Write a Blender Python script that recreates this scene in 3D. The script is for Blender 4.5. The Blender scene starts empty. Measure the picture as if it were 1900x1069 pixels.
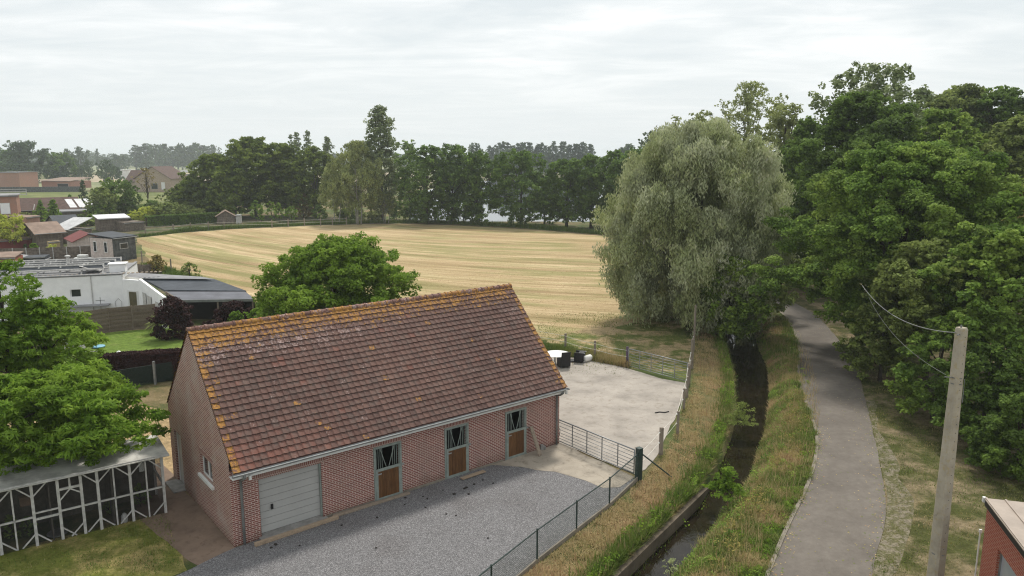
import bpy, bmesh, math, random
import numpy as np
from mathutils import Vector, Matrix, noise as mnoise
scene = bpy.context.scene
COL = scene.collection
F, PITCH, CAMH = 1385.5, .1742, 13.07
CC, SS = math.cos(PITCH), math.sin(PITCH)

def G(px, py, z=0.0):
    """world point at height z that the survey of the photograph gives for a pixel"""
    a = (px - 950) / F; b = (py - 534.5) / F
    k = (CAMH - z) / (SS + b * CC)
    return Vector((a * k, (CC - b * SS) * k, z))
def ZAT(py, Y):
    b = (py - 534.5) / F
    return CAMH - Y * (SS + b * CC) / (CC - b * SS)
def XAT(px, Y, z=0.0):
    return (px - 950) / F * (Y * CC + (CAMH - z) * SS)
def PPM(Y, z=0.0):
    return F / (Y * CC + (CAMH - z) * SS)

# ---------------------------------------------------------------- objects
def props(o, label=None, cat=None, group=None, kind=None):
    if label: o['label'] = label
    if cat: o['category'] = cat
    if group: o['group'] = group
    if kind: o['kind'] = kind
    return o
def empty(name, loc=(0, 0, 0), rz=0.0, label=None, cat=None, group=None):
    o = bpy.data.objects.new(name, None); COL.objects.link(o)
    o.location = loc; o.rotation_euler = (0, 0, rz); o.empty_display_size = .2
    return props(o, label, cat, group)
def kids(o, table):
    return table.get(o.name, [])
def dup_tree(o, parent=None):
    c = o.copy(); COL.objects.link(c)
    if parent: c.parent = parent
    for ch in list(o.children):
        dup_tree(ch, c)
    return c

def box_uv(me):
    n = len(me.polygons)
    if not n: return
    uv = me.uv_layers.new(name='UVMap')
    nl = len(me.loops)
    co = np.empty(len(me.vertices) * 3); me.vertices.foreach_get('co', co); co = co.reshape(-1, 3)
    li = np.empty(nl, int); me.loops.foreach_get('vertex_index', li)
    nor = np.empty(n * 3); me.polygons.foreach_get('normal', nor); nor = np.abs(nor.reshape(-1, 3))
    lt = np.empty(n, int); me.polygons.foreach_get('loop_total', lt)
    pn = np.repeat(nor, lt, axis=0); p = co[li]
    ax = np.argmax(pn * np.array([1, 1, .9]), axis=1)
    u = np.where(ax == 0, p[:, 1], p[:, 0]); v = np.where(ax == 2, p[:, 1], p[:, 2])
    uv.data.foreach_set('uv', np.stack([u, v], 1).ravel())

class MB:
    def __init__(s): s.v = []; s.f = []; s.a = []
    def face(s, pts, a=0.0):
        i = len(s.v); s.v += [tuple(p) for p in pts]; s.f.append(tuple(range(i, i + len(pts)))); s.a.append(a); return s
    def box(s, c, d, rz=0.0, a=0.0, M=None):
        hx, hy, hz = d[0] / 2, d[1] / 2, d[2] / 2
        i = len(s.v); cr, sr = math.cos(rz), math.sin(rz)
        for x, y, z in ((-1,-1,-1),(1,-1,-1),(1,1,-1),(-1,1,-1),(-1,-1,1),(1,-1,1),(1,1,1),(-1,1,1)):
            q = Vector((x*hx, y*hy, z*hz))
            q = (M @ q) if M else Vector((q.x*cr - q.y*sr, q.x*sr + q.y*cr, q.z))
            s.v.append((c[0]+q.x, c[1]+q.y, c[2]+q.z))
        for f in ((0,3,2,1),(4,5,6,7),(0,1,5,4),(1,2,6,5),(2,3,7,6),(3,0,4,7)):
            s.f.append(tuple(i+k for k in f)); s.a.append(a)
        return s
    def b2(s, lo, hi, a=0.0):
        return s.box([(lo[k]+hi[k])/2 for k in range(3)], [abs(hi[k]-lo[k]) for k in range(3)], 0, a)
    def bar(s, p, q, w, h=None, a=0.0):
        p, q = Vector(p), Vector(q); d = q - p; L = d.length
        if L < 1e-6: return s
        M = d.to_track_quat('Y', 'Z').to_matrix()
        return s.box((p+q)/2, (w, L, h or w), 0, a, M)
    def tube(s, pts, r, n=6, a=0.0, cap=True):
        pts = [Vector(p) for p in pts]; m = len(pts)
        rr = r if isinstance(r, (list, tuple)) else [r] * m
        base = len(s.v); ref = Vector((.31, .95, .02))
        for k in range(m):
            d = (pts[min(k+1, m-1)] - pts[max(k-1, 0)])
            d = d.normalized() if d.length > 1e-9 else Vector((0, 0, 1))
            e1 = d.cross(ref)
            if e1.length < .1: e1 = d.cross(Vector((1, 0, 0)))
            e1.normalize(); e2 = d.cross(e1)
            for j in range(n):
                t = 2*math.pi*j/n
                s.v.append(tuple(pts[k] + (e1*math.cos(t) + e2*math.sin(t))*rr[k]))
        for k in range(m-1):
            for j in range(n):
                a0 = base+k*n+j; a1 = base+k*n+(j+1) % n
                s.f.append((a0, a1, a1+n, a0+n)); s.a.append(a)
        if cap:
            s.f.append(tuple(base+j for j in range(n-1, -1, -1))); s.a.append(a)
            s.f.append(tuple(base+(m-1)*n+j for j in range(n))); s.a.append(a)
        return s
    def prism(s, poly, z0, z1, a=0.0):
        n = len(poly); i = len(s.v)
        s.v += [(p[0], p[1], z0) for p in poly] + [(p[0], p[1], z1) for p in poly]
        s.f.append(tuple(i+k for k in range(n-1, -1, -1))); s.a.append(a)
        s.f.append(tuple(i+n+k for k in range(n))); s.a.append(a)
        for k in range(n):
            k2 = (k+1) % n
            s.f.append((i+k, i+k2, i+n+k2, i+n+k)); s.a.append(a)
        return s
    def lathe(s, c, prof, n=16, a=0.0):
        i = len(s.v); m = len(prof)
        for r, z in prof:
            for j in range(n):
                t = 2*math.pi*j/n; s.v.append((c[0]+r*math.cos(t), c[1]+r*math.sin(t), c[2]+z))
        for k in range(m-1):
            for j in range(n):
                s.f.append((i+k*n+j, i+k*n+(j+1) % n, i+(k+1)*n+(j+1) % n, i+(k+1)*n+j)); s.a.append(a)
        s.f.append(tuple(i+j for j in range(n-1, -1, -1))); s.a.append(a)
        s.f.append(tuple(i+(m-1)*n+j for j in range(n))); s.a.append(a)
        return s
    def pieces(s):
        par = list(range(len(s.v)))
        def fd(i):
            while par[i] != i: par[i] = par[par[i]]; i = par[i]
            return i
        for f in s.f:
            for j in f[1:]: par[fd(j)] = fd(f[0])
        out = {}
        for f, a in zip(s.f, s.a):
            m = out.setdefault(fd(f[0]), (MB(), {})); ids = []
            for i in f:
                if i not in m[1]: m[1][i] = len(m[0].v); m[0].v.append(s.v[i])
                ids.append(m[1][i])
            m[0].f.append(tuple(ids)); m[0].a.append(a)
        return [m[0] for m in out.values()]
    def build_each(s, name, mat, parent=None, **kw):
        return [m.build(name, mat, parent, **kw) for m in s.pieces()]
    def build(s, name, mat, parent=None, label=None, cat=None, group=None, kind=None, smooth=False, bevel=0):
        me = bpy.data.meshes.new(name)
        me.from_pydata(s.v, [], s.f)
        at = me.attributes.new('var', 'FLOAT', 'FACE'); at.data.foreach_set('value', np.array(s.a, dtype=np.float32))
        me.update(); box_uv(me)
        if mat: me.materials.append(mat)
        if smooth: me.polygons.foreach_set('use_smooth', [True]*len(me.polygons))
        o = bpy.data.objects.new(name, me); COL.objects.link(o)
        if parent: o.parent = parent
        if bevel:
            m = o.modifiers.new('Bevel', 'BEVEL'); m.width = bevel; m.segments = 2; m.limit_method = 'ANGLE'
        return props(o, label, cat, group, kind)

def np_mesh(name, V, Fq, var, mat):
    me = bpy.data.meshes.new(name); k = Fq.shape[1]; n = len(Fq)
    me.vertices.add(len(V)); me.vertices.foreach_set('co', np.ascontiguousarray(V, dtype=np.float32).ravel())
    me.loops.add(n*k); me.loops.foreach_set('vertex_index', np.ascontiguousarray(Fq, dtype=np.int32).ravel())
    me.polygons.add(n); me.polygons.foreach_set('loop_start', np.arange(0, n*k, k, dtype=np.int32))
    me.update(calc_edges=True)
    at = me.attributes.new('var', 'FLOAT', 'FACE'); at.data.foreach_set('value', np.asarray(var, dtype=np.float32))
    if mat: me.materials.append(mat)
    return me
def mesh_obj(name, me, parent=None, **kw):
    o = bpy.data.objects.new(name, me); COL.objects.link(o)
    if parent: o.parent = parent
    return props(o, **kw)

# ---------------------------------------------------------------- noise for modelling (numpy value noise)
def _h(ix, iy, sd):
    h = (ix*374761393 + iy*668265263 + sd*1442695041) & 0x7fffffff
    h = ((h ^ (h >> 13)) * 1274126177) & 0x7fffffff
    return ((h ^ (h >> 16)) & 0xffff) / 65535.0
def vnoise(x, y, s=1.0, sd=0):
    x = np.asarray(x, float)/s; y = np.asarray(y, float)/s
    ix = np.floor(x).astype(np.int64); iy = np.floor(y).astype(np.int64); fx = x-ix; fy = y-iy
    fx = fx*fx*(3-2*fx); fy = fy*fy*(3-2*fy)
    a = _h(ix, iy, sd); b = _h(ix+1, iy, sd); c = _h(ix, iy+1, sd); d = _h(ix+1, iy+1, sd)
    return (a*(1-fx)+b*fx)*(1-fy)+(c*(1-fx)+d*fx)*fy
def fbm(x, y, s, sd=0, o=3):
    t = 0; w = 1; q = 0
    for k in range(o):
        t = t + w*vnoise(x, y, s/2**k, sd+k*17); q += w; w *= .5
    return t/q

# ---------------------------------------------------------------- materials
class NT:
    def __init__(s, name):
        s.m = bpy.data.materials.new(name); s.m.use_nodes = True
        s.t = s.m.node_tree; s.t.nodes.clear()
        s.out = s.t.nodes.new('ShaderNodeOutputMaterial')
    def n(s, typ, ins=None, **attrs):
        nd = s.t.nodes.new(typ)
        for k, v in attrs.items(): setattr(nd, k, v)
        for k, v in (ins or {}).items(): s.put(nd.inputs[k], v)
        return nd
    def put(s, sock, v):
        if hasattr(v, 'is_linked') or isinstance(v, bpy.types.NodeSocket): s.t.links.new(v, sock)
        elif isinstance(v, (tuple, list)) and len(v) == 3 and sock.type == 'RGBA': sock.default_value = (*v, 1)
        else: sock.default_value = v
    def coord(s, kind='Object', scale=None, rot=None, loc=None):
        c = s.n('ShaderNodeTexCoord').outputs[kind]
        if scale or rot or loc:
            mp = s.n('ShaderNodeMapping', {'Vector': c})
            if scale: mp.inputs['Scale'].default_value = scale
            if rot: mp.inputs['Rotation'].default_value = rot
            if loc: mp.inputs['Location'].default_value = loc
            return mp.outputs[0]
        return c
    def pos(s, scale=None, rot=None):
        c = s.n('ShaderNodeNewGeometry').outputs['Position']
        if scale or rot:
            mp = s.n('ShaderNodeMapping', {'Vector': c})
            if rot: mp.inputs['Rotation'].default_value = rot
            if scale: mp.inputs['Scale'].default_value = scale
            return mp.outputs[0]
        return c
    def noise(s, vec, scale, detail=3, rough=.55, dist=0.0):
        return s.n('ShaderNodeTexNoise', {'Vector': vec, 'Scale': scale, 'Detail': detail, 'Roughness': rough, 'Distortion': dist}).outputs[0]
    def ramp(s, fac, stops, interp='LINEAR'):
        r = s.n('ShaderNodeValToRGB', {'Fac': fac}); e = r.color_ramp.elements; r.color_ramp.interpolation = interp
        while len(e) < len(stops): e.new(.5)
        for q, (p, c) in zip(e, stops):
            q.position = p; q.color = (*c, 1) if len(c) == 3 else c
        return r.outputs[0]
    def mix(s, fac, a, b, mode='MIX'):
        m = s.n('ShaderNodeMix', data_type='RGBA', blend_type=mode)
        s.put(m.inputs[0], fac); s.put(m.inputs[6], a); s.put(m.inputs[7], b); return m.outputs[2]
    def math(s, op, a, b=0.0, c=0.0, clamp=False):
        m = s.n('ShaderNodeMath', operation=op, use_clamp=clamp); s.put(m.inputs[0], a); s.put(m.inputs[1], b); s.put(m.inputs[2], c); return m.outputs[0]
    def smooth(s, v, a, b):
        return s.n('ShaderNodeMapRange', {'Value': v, 'From Min': a, 'From Max': b}, interpolation_type='SMOOTHSTEP').outputs[0]
    def attr(s, name='var'):
        return s.n('ShaderNodeAttribute', attribute_name=name).outputs['Fac']
    def bump(s, h, strength=.5, dist=.02):
        return s.n('ShaderNodeBump', {'Height': h, 'Strength': strength, 'Distance': dist}).outputs[0]
    def principled(s, color, rough=.8, spec=.3, metal=0.0, normal=None, **kw):
        p = s.n('ShaderNodeBsdfPrincipled', {'Base Color': color, 'Roughness': rough, 'Specular IOR Level': spec, 'Metallic': metal})
        if normal is not None: s.put(p.inputs['Normal'], normal)
        for k, v in kw.items(): s.put(p.inputs[k], v)
        return p.outputs[0]
    def done(s, sh):
        s.t.links.new(sh, s.out.inputs['Surface']); return s.m

def simple(name, col, rough=.7, spec=.3, metal=0.0, var=.18, nscale=3.0, bump=0.0, fine=40.0):
    """one painted or plain material with dirt and tone variation"""
    t = NT(name); c = t.coord('Object')
    n1 = t.noise(c, nscale, 4, .6); n2 = t.noise(c, fine, 2)
    dark = tuple(x*(1-var) for x in col); light = tuple(min(1, x*(1+var)) for x in col)
    k = t.mix(t.smooth(n1, .3, .7), dark, light)
    k = t.mix(t.math('MULTIPLY', n2, .25), k, tuple(x*.6 for x in col))
    nm = t.bump(n2, bump, .01) if bump else None
    return t.done(t.principled(k, rough, spec, metal, nm))

LEAFGAIN = 3.0
def leaf_mat(name, stops, trans=.25, rough=.7, spec=.10, tint=None, gain=None, bl=.8):
    t = NT(name); v = t.attr(); gg = gain or LEAFGAIN; stops = [(p, (min(.5, c[0]*gg), min(.5, c[1]*gg), min(.5, c[2]*gg*bl))) for p, c in stops]; trans = min(.5, trans*1.5)
    c = t.ramp(v, stops)
    w = t.noise(t.pos(), .35, 2)
    c = t.mix(t.math('MULTIPLY', t.smooth(w, .35, .75), .35), c, tint or tuple(x*1.25 for x in stops[-1][1]))
    p = t.principled(c, rough, spec)
    tl = t.n('ShaderNodeBsdfTranslucent', {'Color': c}).outputs[0]
    m = t.n('ShaderNodeMixShader'); m.inputs[0].default_value = trans
    t.t.links.new(p, m.inputs[1]); t.t.links.new(tl, m.inputs[2])
    return t.done(m.outputs[0])

def brick_mat(name, c1, c2, mortar, bw=.21, bh=.06, mo=.012, stain=(.25,.2,.17), stainamt=.35):
    t = NT(name); uv = t.coord('UV')
    b = t.n('ShaderNodeTexBrick', {'Vector': uv, 'Color1': c1, 'Color2': c2, 'Mortar': mortar, 'Scale': 1.0, 'Mortar Size': mo,
        'Mortar Smooth': .15, 'Bias': 0.0, 'Brick Width': bw+mo, 'Row Height': bh+mo})
    b.offset = .5
    o = t.coord('Object')
    n = t.noise(o, 1.1, 5, .62); n2 = t.noise(o, 30, 3)
    c = t.mix(t.math('MULTIPLY', n2, .35), b.outputs[0], t.mix(1.0, b.outputs[0], (.55, .5, .5), 'MULTIPLY'))
    c = t.mix(t.math('MULTIPLY', t.smooth(n, .42, .72), stainamt), c, stain)
    zz = t.n('ShaderNodeSeparateXYZ', {'Vector': o}).outputs[2]
    sp = t.math('SUBTRACT', t.math('MULTIPLY', n, 1.1), t.math('MULTIPLY', zz, 1.1))
    c = t.mix(t.math('MULTIPLY', t.smooth(sp, .05, .55), .55), c, t.mix(1.0, c, (.5, .46, .40), 'MULTIPLY'))
    c = t.mix(t.math('MULTIPLY', t.smooth(t.noise(o, 2.6, 5, .7, .8), .62, .74), .4), c, (.6, .52, .47))
    h = t.math('SUBTRACT', 1.0, b.outputs['Fac'])
    return t.done(t.principled(c, .88, .2, 0.0, t.bump(h, .6, .012)))
# ================================================================ camera, light, sky
cam = bpy.data.cameras.new('camera'); cam.sensor_width = 36; cam.lens = F/1900*36; cam.clip_end = 9000; cam.clip_start = .1
co = bpy.data.objects.new('camera', cam); COL.objects.link(co)
co.location = (0, 0, CAMH); co.rotation_euler = (math.pi/2-PITCH, 0, 0); scene.camera = co
scene.render.resolution_x, scene.render.resolution_y = 1024, 576
scene.view_settings.view_transform = 'Standard'; scene.view_settings.look = 'None'
scene.view_settings.exposure = .23; scene.view_settings.gamma = 1.0
cy = scene.cycles
cy.max_bounces = 7; cy.diffuse_bounces = 5; cy.glossy_bounces = 2; cy.transmission_bounces = 4; cy.transparent_max_bounces = 8
cy.volume_bounces = 1; cy.sample_clamp_indirect = 4; cy.caustics_reflective = False; cy.caustics_refractive = False
cy.use_denoising = True; cy.denoiser = 'OPENIMAGEDENOISE'; cy.denoising_input_passes = 'RGB_ALBEDO_NORMAL'; cy.denoising_prefilter = 'NONE'; cy.filter_width = 1.15

SUN_EL, SUN_AZ = math.radians(56), math.radians(12)      # ahead of the camera, to the right, behind thin cloud
sd = Vector((math.sin(SUN_AZ)*math.cos(SUN_EL), math.cos(SUN_AZ)*math.cos(SUN_EL), math.sin(SUN_EL)))
sun = bpy.data.lights.new('sun', 'SUN'); sun.energy = 2.9; sun.angle = math.radians(10); sun.color = (1, .95, .87)
so = bpy.data.objects.new('sun', sun); COL.objects.link(so); so.rotation_euler = sd.to_track_quat('Z', 'Y').to_euler()

w = bpy.data.worlds.new('World'); scene.world = w; w.use_nodes = True
nt = w.node_tree; nt.nodes.clear()
def wn(typ, **kw):
    nd = nt.nodes.new(typ)
    for k, v in kw.items(): setattr(nd, k, v)
    return nd
sky = wn('ShaderNodeTexSky'); sky.sky_type = 'NISHITA'; sky.sun_disc = False
sky.sun_elevation = SUN_EL; sky.sun_rotation = SUN_AZ; sky.dust_density = 2.5; sky.air_density = 1.2
tc = wn('ShaderNodeTexCoord'); sep = wn('ShaderNodeSeparateXYZ'); nt.links.new(tc.outputs['Generated'], sep.inputs[0])
def wmath(op, a, b=0.0):
    m = wn('ShaderNodeMath', operation=op)
    for k, v in enumerate((a, b)):
        if isinstance(v, (int, float)): m.inputs[k].default_value = v
        else: nt.links.new(v, m.inputs[k])
    return m.outputs[0]
den = wmath('ADD', wmath('MAXIMUM', sep.outputs[2], 0.0), .09)
cu = wmath('DIVIDE', sep.outputs[0], den); cv = wmath('DIVIDE', sep.outputs[1], den)
cmb = wn('ShaderNodeCombineXYZ'); nt.links.new(cu, cmb.inputs[0]); nt.links.new(cv, cmb.inputs[1])
mp = wn('ShaderNodeMapping'); nt.links.new(cmb.outputs[0], mp.inputs[0]); mp.inputs['Rotation'].default_value = (0, 0, .5); mp.inputs['Scale'].default_value = (.7, 1.15, 1)
def wnoise(scale, detail, dist, rough=.55):
    q = wn('ShaderNodeTexNoise'); nt.links.new(mp.outputs[0], q.inputs['Vector'])
    q.inputs['Scale'].default_value = scale; q.inputs['Detail'].default_value = detail; q.inputs['Distortion'].default_value = dist; q.inputs['Roughness'].default_value = rough
    return q.outputs[0]
cl = wmath('ADD', wmath('MULTIPLY', wnoise(.62, 6, 1.1), .7), wmath('MULTIPLY', wnoise(2.1, 6, 1.4), .3))
rp = wn('ShaderNodeValToRGB'); nt.links.new(cl, rp.inputs[0]); e = rp.color_ramp.elements
e[0].position = .40; e[0].color = (.68, .73, .75, 1); e[1].position = .60; e[1].color = (.97, .975, .97, 1)
e2 = e.new(.5); e2.color = (.80, .83, .835, 1)
# towards the horizon the cloud layer thickens to an even pale grey
hz = wn('ShaderNodeMapRange'); nt.links.new(sep.outputs[2], hz.inputs[0]); hz.inputs[1].default_value = 0.0; hz.inputs[2].default_value = .22
mixh = wn('ShaderNodeMix', data_type='RGBA'); nt.links.new(hz.outputs[0], mixh.inputs[0]); mixh.inputs[6].default_value = (.74, .785, .80, 1); nt.links.new(rp.outputs[0], mixh.inputs[7])
sc_ = wn('ShaderNodeMix', data_type='RGBA', blend_type='MULTIPLY'); sc_.inputs[0].default_value = 1; nt.links.new(mixh.outputs[2], sc_.inputs[6]); sc_.inputs[7].default_value = (10, 10, 10, 1)
mx = wn('ShaderNodeMix', data_type='RGBA'); mx.inputs[0].default_value = .93; nt.links.new(sky.outputs[0], mx.inputs[6]); nt.links.new(sc_.outputs[2], mx.inputs[7])
bg = wn('ShaderNodeBackground'); bg.inputs[1].default_value = .1; nt.links.new(mx.outputs[2], bg.inputs[0])
wo = wn('ShaderNodeOutputWorld'); nt.links.new(bg.outputs[0], wo.inputs[0])

# ================================================================ ground materials
def ground_mat():
    t = NT('ground_grass'); p = t.pos()
    big = t.noise(p, .09, 4, .6); mid = t.noise(p, .7, 5, .65); fine = t.noise(p, 9, 4, .7)
    k = t.math('ADD', t.math('MULTIPLY', mid, .55), t.math('MULTIPLY', fine, .45))
    g = t.ramp(k, [(.3, (.035, .05, .016)), (.5, (.075, .1, .03)), (.68, (.14, .15, .055))])
    d = t.ramp(k, [(.3, (.085, .066, .035)), (.5, (.17, .13, .068)), (.7, (.29, .23, .13))])
    c = t.mix(t.smooth(t.math('ADD', t.math('MULTIPLY', big, .6), t.math('MULTIPLY', mid, .4)), .44, .58), g, d)
    return t.done(t.principled(c, .95, .1, 0, t.bump(fine, .8, .05)))
def patch_mat(name, green, dry, lo, hi, sc=.7, bump=.05):
    t = NT(name); p = t.pos()
    mid = t.noise(p, sc, 5, .65); fine = t.noise(p, 10, 4, .7)
    k = t.math('ADD', t.math('MULTIPLY', t.noise(p, sc*4, 4, .6), .5), t.math('MULTIPLY', fine, .5))
    f = lambda c: t.ramp(k, [(.3, tuple(x*.5 for x in c)), (.5, c), (.7, tuple(x*1.55 for x in c))])
    c = t.mix(t.smooth(mid, lo, hi), f(green), f(dry))
    return t.done(t.principled(c, .95, .1, 0, t.bump(fine, .8, bump)))
def field_mat():
    """mown rows follow the curve of the field's far edge: v = y + .34 x - .007 x^2 counts the rows"""
    t = NT('hay_field'); p = t.pos()
    sp_ = t.n('ShaderNodeSeparateXYZ', {'Vector': p}); X_, Y_ = sp_.outputs[0], sp_.outputs[1]
    v = t.math('ADD', Y_, t.math('SUBTRACT', t.math('MULTIPLY', X_, .34), t.math('MULTIPLY', t.math('MULTIPLY', X_, X_), .007)))
    def rowvec(a, b): return t.n('ShaderNodeCombineXYZ', {'X': t.math('MULTIPLY', X_, a), 'Y': t.math('MULTIPLY', v, b)}).outputs[0]
    str1 = t.noise(rowvec(.13, 1.7), 1.0, 5, .68); fine = t.noise(rowvec(2.0, 5.5), 1.6, 5, .75)
    wv = t.noise(rowvec(.012, .27), 1.0, 4, .6)
    k = t.math('ADD', t.math('ADD', t.math('MULTIPLY', str1, .34), t.math('MULTIPLY', fine, .34)), t.math('MULTIPLY', wv, .32))
    c = t.ramp(k, [(.38, (.18, .123, .06)), (.455, (.31, .224, .118)), (.52, (.43, .325, .185)), (.61, (.58, .465, .29))])
    gr = t.math('MULTIPLY', t.smooth(t.noise(rowvec(.08, .5), .8, 4, .6), .42, .58), t.smooth(t.noise(p, .035, 2), .36, .54))
    c = t.mix(t.math('MULTIPLY', gr, .7), c, t.ramp(k, [(.35, (.13, .14, .05)), (.6, (.27, .26, .1))]))
    c = t.mix(t.math('MULTIPLY', t.smooth(t.noise(p, .05, 3), .5, .7), .35), c, t.mix(1.0, c, (.86, .78, .72), 'MULTIPLY'))
    return t.done(t.principled(c, .95, .1, 0, t.bump(k, 1.0, .12)))
def gravel_mat():
    t = NT('grey_gravel'); p = t.pos()
    v1 = t.n('ShaderNodeTexVoronoi', {'Vector': p, 'Scale': 36.0}); v2 = t.n('ShaderNodeTexVoronoi', {'Vector': p, 'Scale': 70.0})
    tone = t.n('ShaderNodeSeparateColor', {'Color': v1.outputs['Color']}).outputs[0]
    tone2 = t.n('ShaderNodeSeparateColor', {'Color': v2.outputs['Color']}).outputs[1]
    k = t.math('ADD', t.math('MULTIPLY', tone, .6), t.math('MULTIPLY', tone2, .4))
    c = t.ramp(k, [(.1, (.08, .078, .08)), (.4, (.15, .146, .148)), (.65, (.205, .20, .204)), (.92, (.36, .35, .355))])
    big = t.noise(p, .35, 4, .6)
    c = t.mix(t.math('MULTIPLY', t.smooth(big, .48, .7), .45), c, t.mix(1.0, c, (.68, .64, .62), 'MULTIPLY'))
    return t.done(t.principled(c, .85, .3, 0, t.bump(v1.outputs['Distance'], .9, .03)))
def concrete_mat(name, base, dirt, sc=.5):
    t = NT(name); p = t.pos()
    n1 = t.noise(p, sc, 6, .65); n2 = t.noise(p, sc*5, 5, .7, .6); n3 = t.noise(p, 22, 3, .7)
    c = t.ramp(n1, [(.32, tuple(x*.72 for x in base)), (.5, base), (.7, tuple(min(1, x*1.22) for x in base))])
    c = t.mix(t.math('MULTIPLY', t.smooth(n2, .5, .74), .65), c, dirt)
    c = t.mix(t.math('MULTIPLY', n3, .4), c, t.mix(1.0, c, (.6, .58, .55), 'MULTIPLY'))
    st = t.noise(t.pos(scale=(1, 1, 1)), 2.2, 6, .75, 1.2)
    c = t.mix(t.math('MULTIPLY', t.smooth(st, .63, .72), .55), c, tuple(x*.4 for x in base))
    return t.done(t.principled(c, .9, .2, 0, t.bump(n3, .4, .01)))
def asphalt_mat():
    t = NT('worn_asphalt'); p = t.pos()
    n1 = t.noise(p, .4, 5, .6); n2 = t.noise(p, 3, 5, .7); n3 = t.noise(p, 60, 2, .6)
    c = t.ramp(t.math('ADD', t.math('MULTIPLY', n1, .6), t.math('MULTIPLY', n2, .4)), [(.35, (.122, .106, .090)), (.5, (.162, .142, .121)), (.65, (.21, .187, .16))])
    c = t.mix(t.math('MULTIPLY', n3, .5), c, t.mix(1.0, c, (.55, .54, .54), 'MULTIPLY'))
    ck = t.n('ShaderNodeTexVoronoi', {'Vector': t.mix(.12, p, t.n('ShaderNodeTexNoise', {'Vector': p, 'Scale': 1.5}).outputs[1]), 'Scale': .45}, feature='DISTANCE_TO_EDGE').outputs['Distance']
    c = t.mix(t.math('MULTIPLY', t.math('MULTIPLY', t.math('LESS_THAN', ck, .006), t.smooth(n2, .5, .6)), .35), c, (.08, .07, .06))
    c = t.mix(t.math('MULTIPLY', t.smooth(t.noise(p, .9, 5, .7, 1.0), .58, .66), .28), c, (.12, .105, .09))
    c = t.mix(t.math('MULTIPLY', t.smooth(t.noise(p, 5, 5, .8, .5), .66, .72), .5), c, (.42, .39, .35))
    return t.done(t.principled(c, .9, .25, 0, t.bump(n3, .4, .008)))
def water_mat(name, col, rough, bumps):
    t = NT(name); p = t.pos()
    b = t.bump(t.noise(p, bumps, 3), .12, .02)
    n = t.noise(p, 1.6, 4, .6)
    c = t.mix(t.smooth(n, .4, .66), col, tuple(x*1.8 for x in col))
    return t.done(t.principled(c, rough, .5, 0, b, IOR=1.33))

M_GROUND = ground_mat(); M_FIELD = field_mat(); M_GRAVEL = gravel_mat(); M_ASPH = asphalt_mat()
M_YARD = concrete_mat('yard_concrete', (.37, .335, .295), (.21, .175, .135))
M_APRON = concrete_mat('apron_concrete', (.37, .325, .265), (.15, .12, .085), .6)
M_SIDE = concrete_mat('old_side_path', (.22, .16, .12), (.10, .07, .05), .8)
M_KERB = concrete_mat('kerb_concrete', (.25, .22, .18), (.12, .11, .07), 1.5)
M_LAWN = patch_mat('garden_lawn', (.11, .165, .03), (.2, .21, .07), .5, .8)
M_AVGRASS = patch_mat('mown_rough_grass', (.15, .165, .036), (.29, .235, .095), .42, .62, .55)
M_SOIL = patch_mat('tan_soil', (.3, .22, .12), (.4, .29, .16), .4, .6)
M_GARDEN = patch_mat('garden_ground', (.055, .075, .025), (.14, .11, .07), .42, .62, .25)
M_MEADOW = patch_mat('meadow_grass', (.12, .145, .045), (.19, .19, .08), .4, .7, .05)
M_FAR1 = patch_mat('ploughed_tan', (.36, .30, .21), (.40, .33, .24), .4, .7, .02)
M_FAR2 = patch_mat('far_crop', (.21, .23, .12), (.27, .27, .16), .4, .7, .02)
M_PADD = patch_mat('worn_paddock', (.12, .14, .04), (.33, .25, .14), .44, .58, .35)
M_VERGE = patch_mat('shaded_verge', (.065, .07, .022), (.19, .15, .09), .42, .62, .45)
M_STONY = patch_mat('stony_verge', (.11, .105, .05), (.19, .165, .12), .42, .6, 2.6)

# ================================================================ ground with the brook's trench
LT = [(-9.5, 4), (-6, 9.2), (-3, 13.6), (0, 17.8), (3.51, 22.73), (7.25, 27.99), (8.94, 31.19), (10.66, 35.14), (12.18, 39.23), (13.87, 45.47), (15.35, 52.32), (17.6, 60), (20.5, 68), (23, 76)]
RW = [(-7.9, 4), (-4.4, 9.2), (-1.3, 13.6), (1.8, 17.8), (5.38, 22.9), (7.41, 26.04), (10.13, 30.29), (13.03, 36.72), (15.0, 41.95), (16.9, 48), (18.3, 54.7), (20.2, 61), (23, 68), (25.5, 76)]
def atY(pl, y):
    return np.interp(y, [p[1] for p in pl], [p[0] for p in pl])
WZ = -.78
xs = [-3500, -1500, -600, -250, -120, -60, -30, -14] + list(np.arange(-10, 27.01, .22)) + [29, 34, 45, 70, 140, 300, 700, 1600, 3500]
ys = [-200, -40, 0] + list(np.arange(4, 79, .3)) + [82, 90, 110, 150, 220, 350, 600, 1000, 1800, 3500]
X, Y = np.meshgrid(np.array(xs), np.array(ys))
lt = atY(LT, Y); rw = atY(RW, Y); lw = lt+.3
hz_ = .06*(fbm(X, Y, 1.1, 5)-.5)
Zl = -.28*np.clip((X-(lt-2.2))/2.0, 0, 1)**1.6 + np.clip((X-(lt-2.0))/.5, 0, 1)*hz_*2
Zr = WZ-.05 + (0-WZ+.05)*np.clip((X-rw)/1.25, 0, 1)**.75 + np.where(X > rw+.2, hz_*2*np.clip(1-(X-rw-2.2)/.6, 0, 1), 0)
Z = np.where(X < lt, Zl, np.where(X < lw, -.28+(X-lt)/.3*(WZ-.35+.28), np.where(X < rw, WZ-.35, Zr)))
inn = (X > -11) & (X < 27.5) & (Y >= 4) & (Y <= 79)
fade = np.clip((78.5-Y)/3.0, 0, 1)*np.clip((Y-3.9)/1.0, 0, 1)
Z = np.where(inn, Z*fade, 0.0)
ny, nx = X.shape
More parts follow.
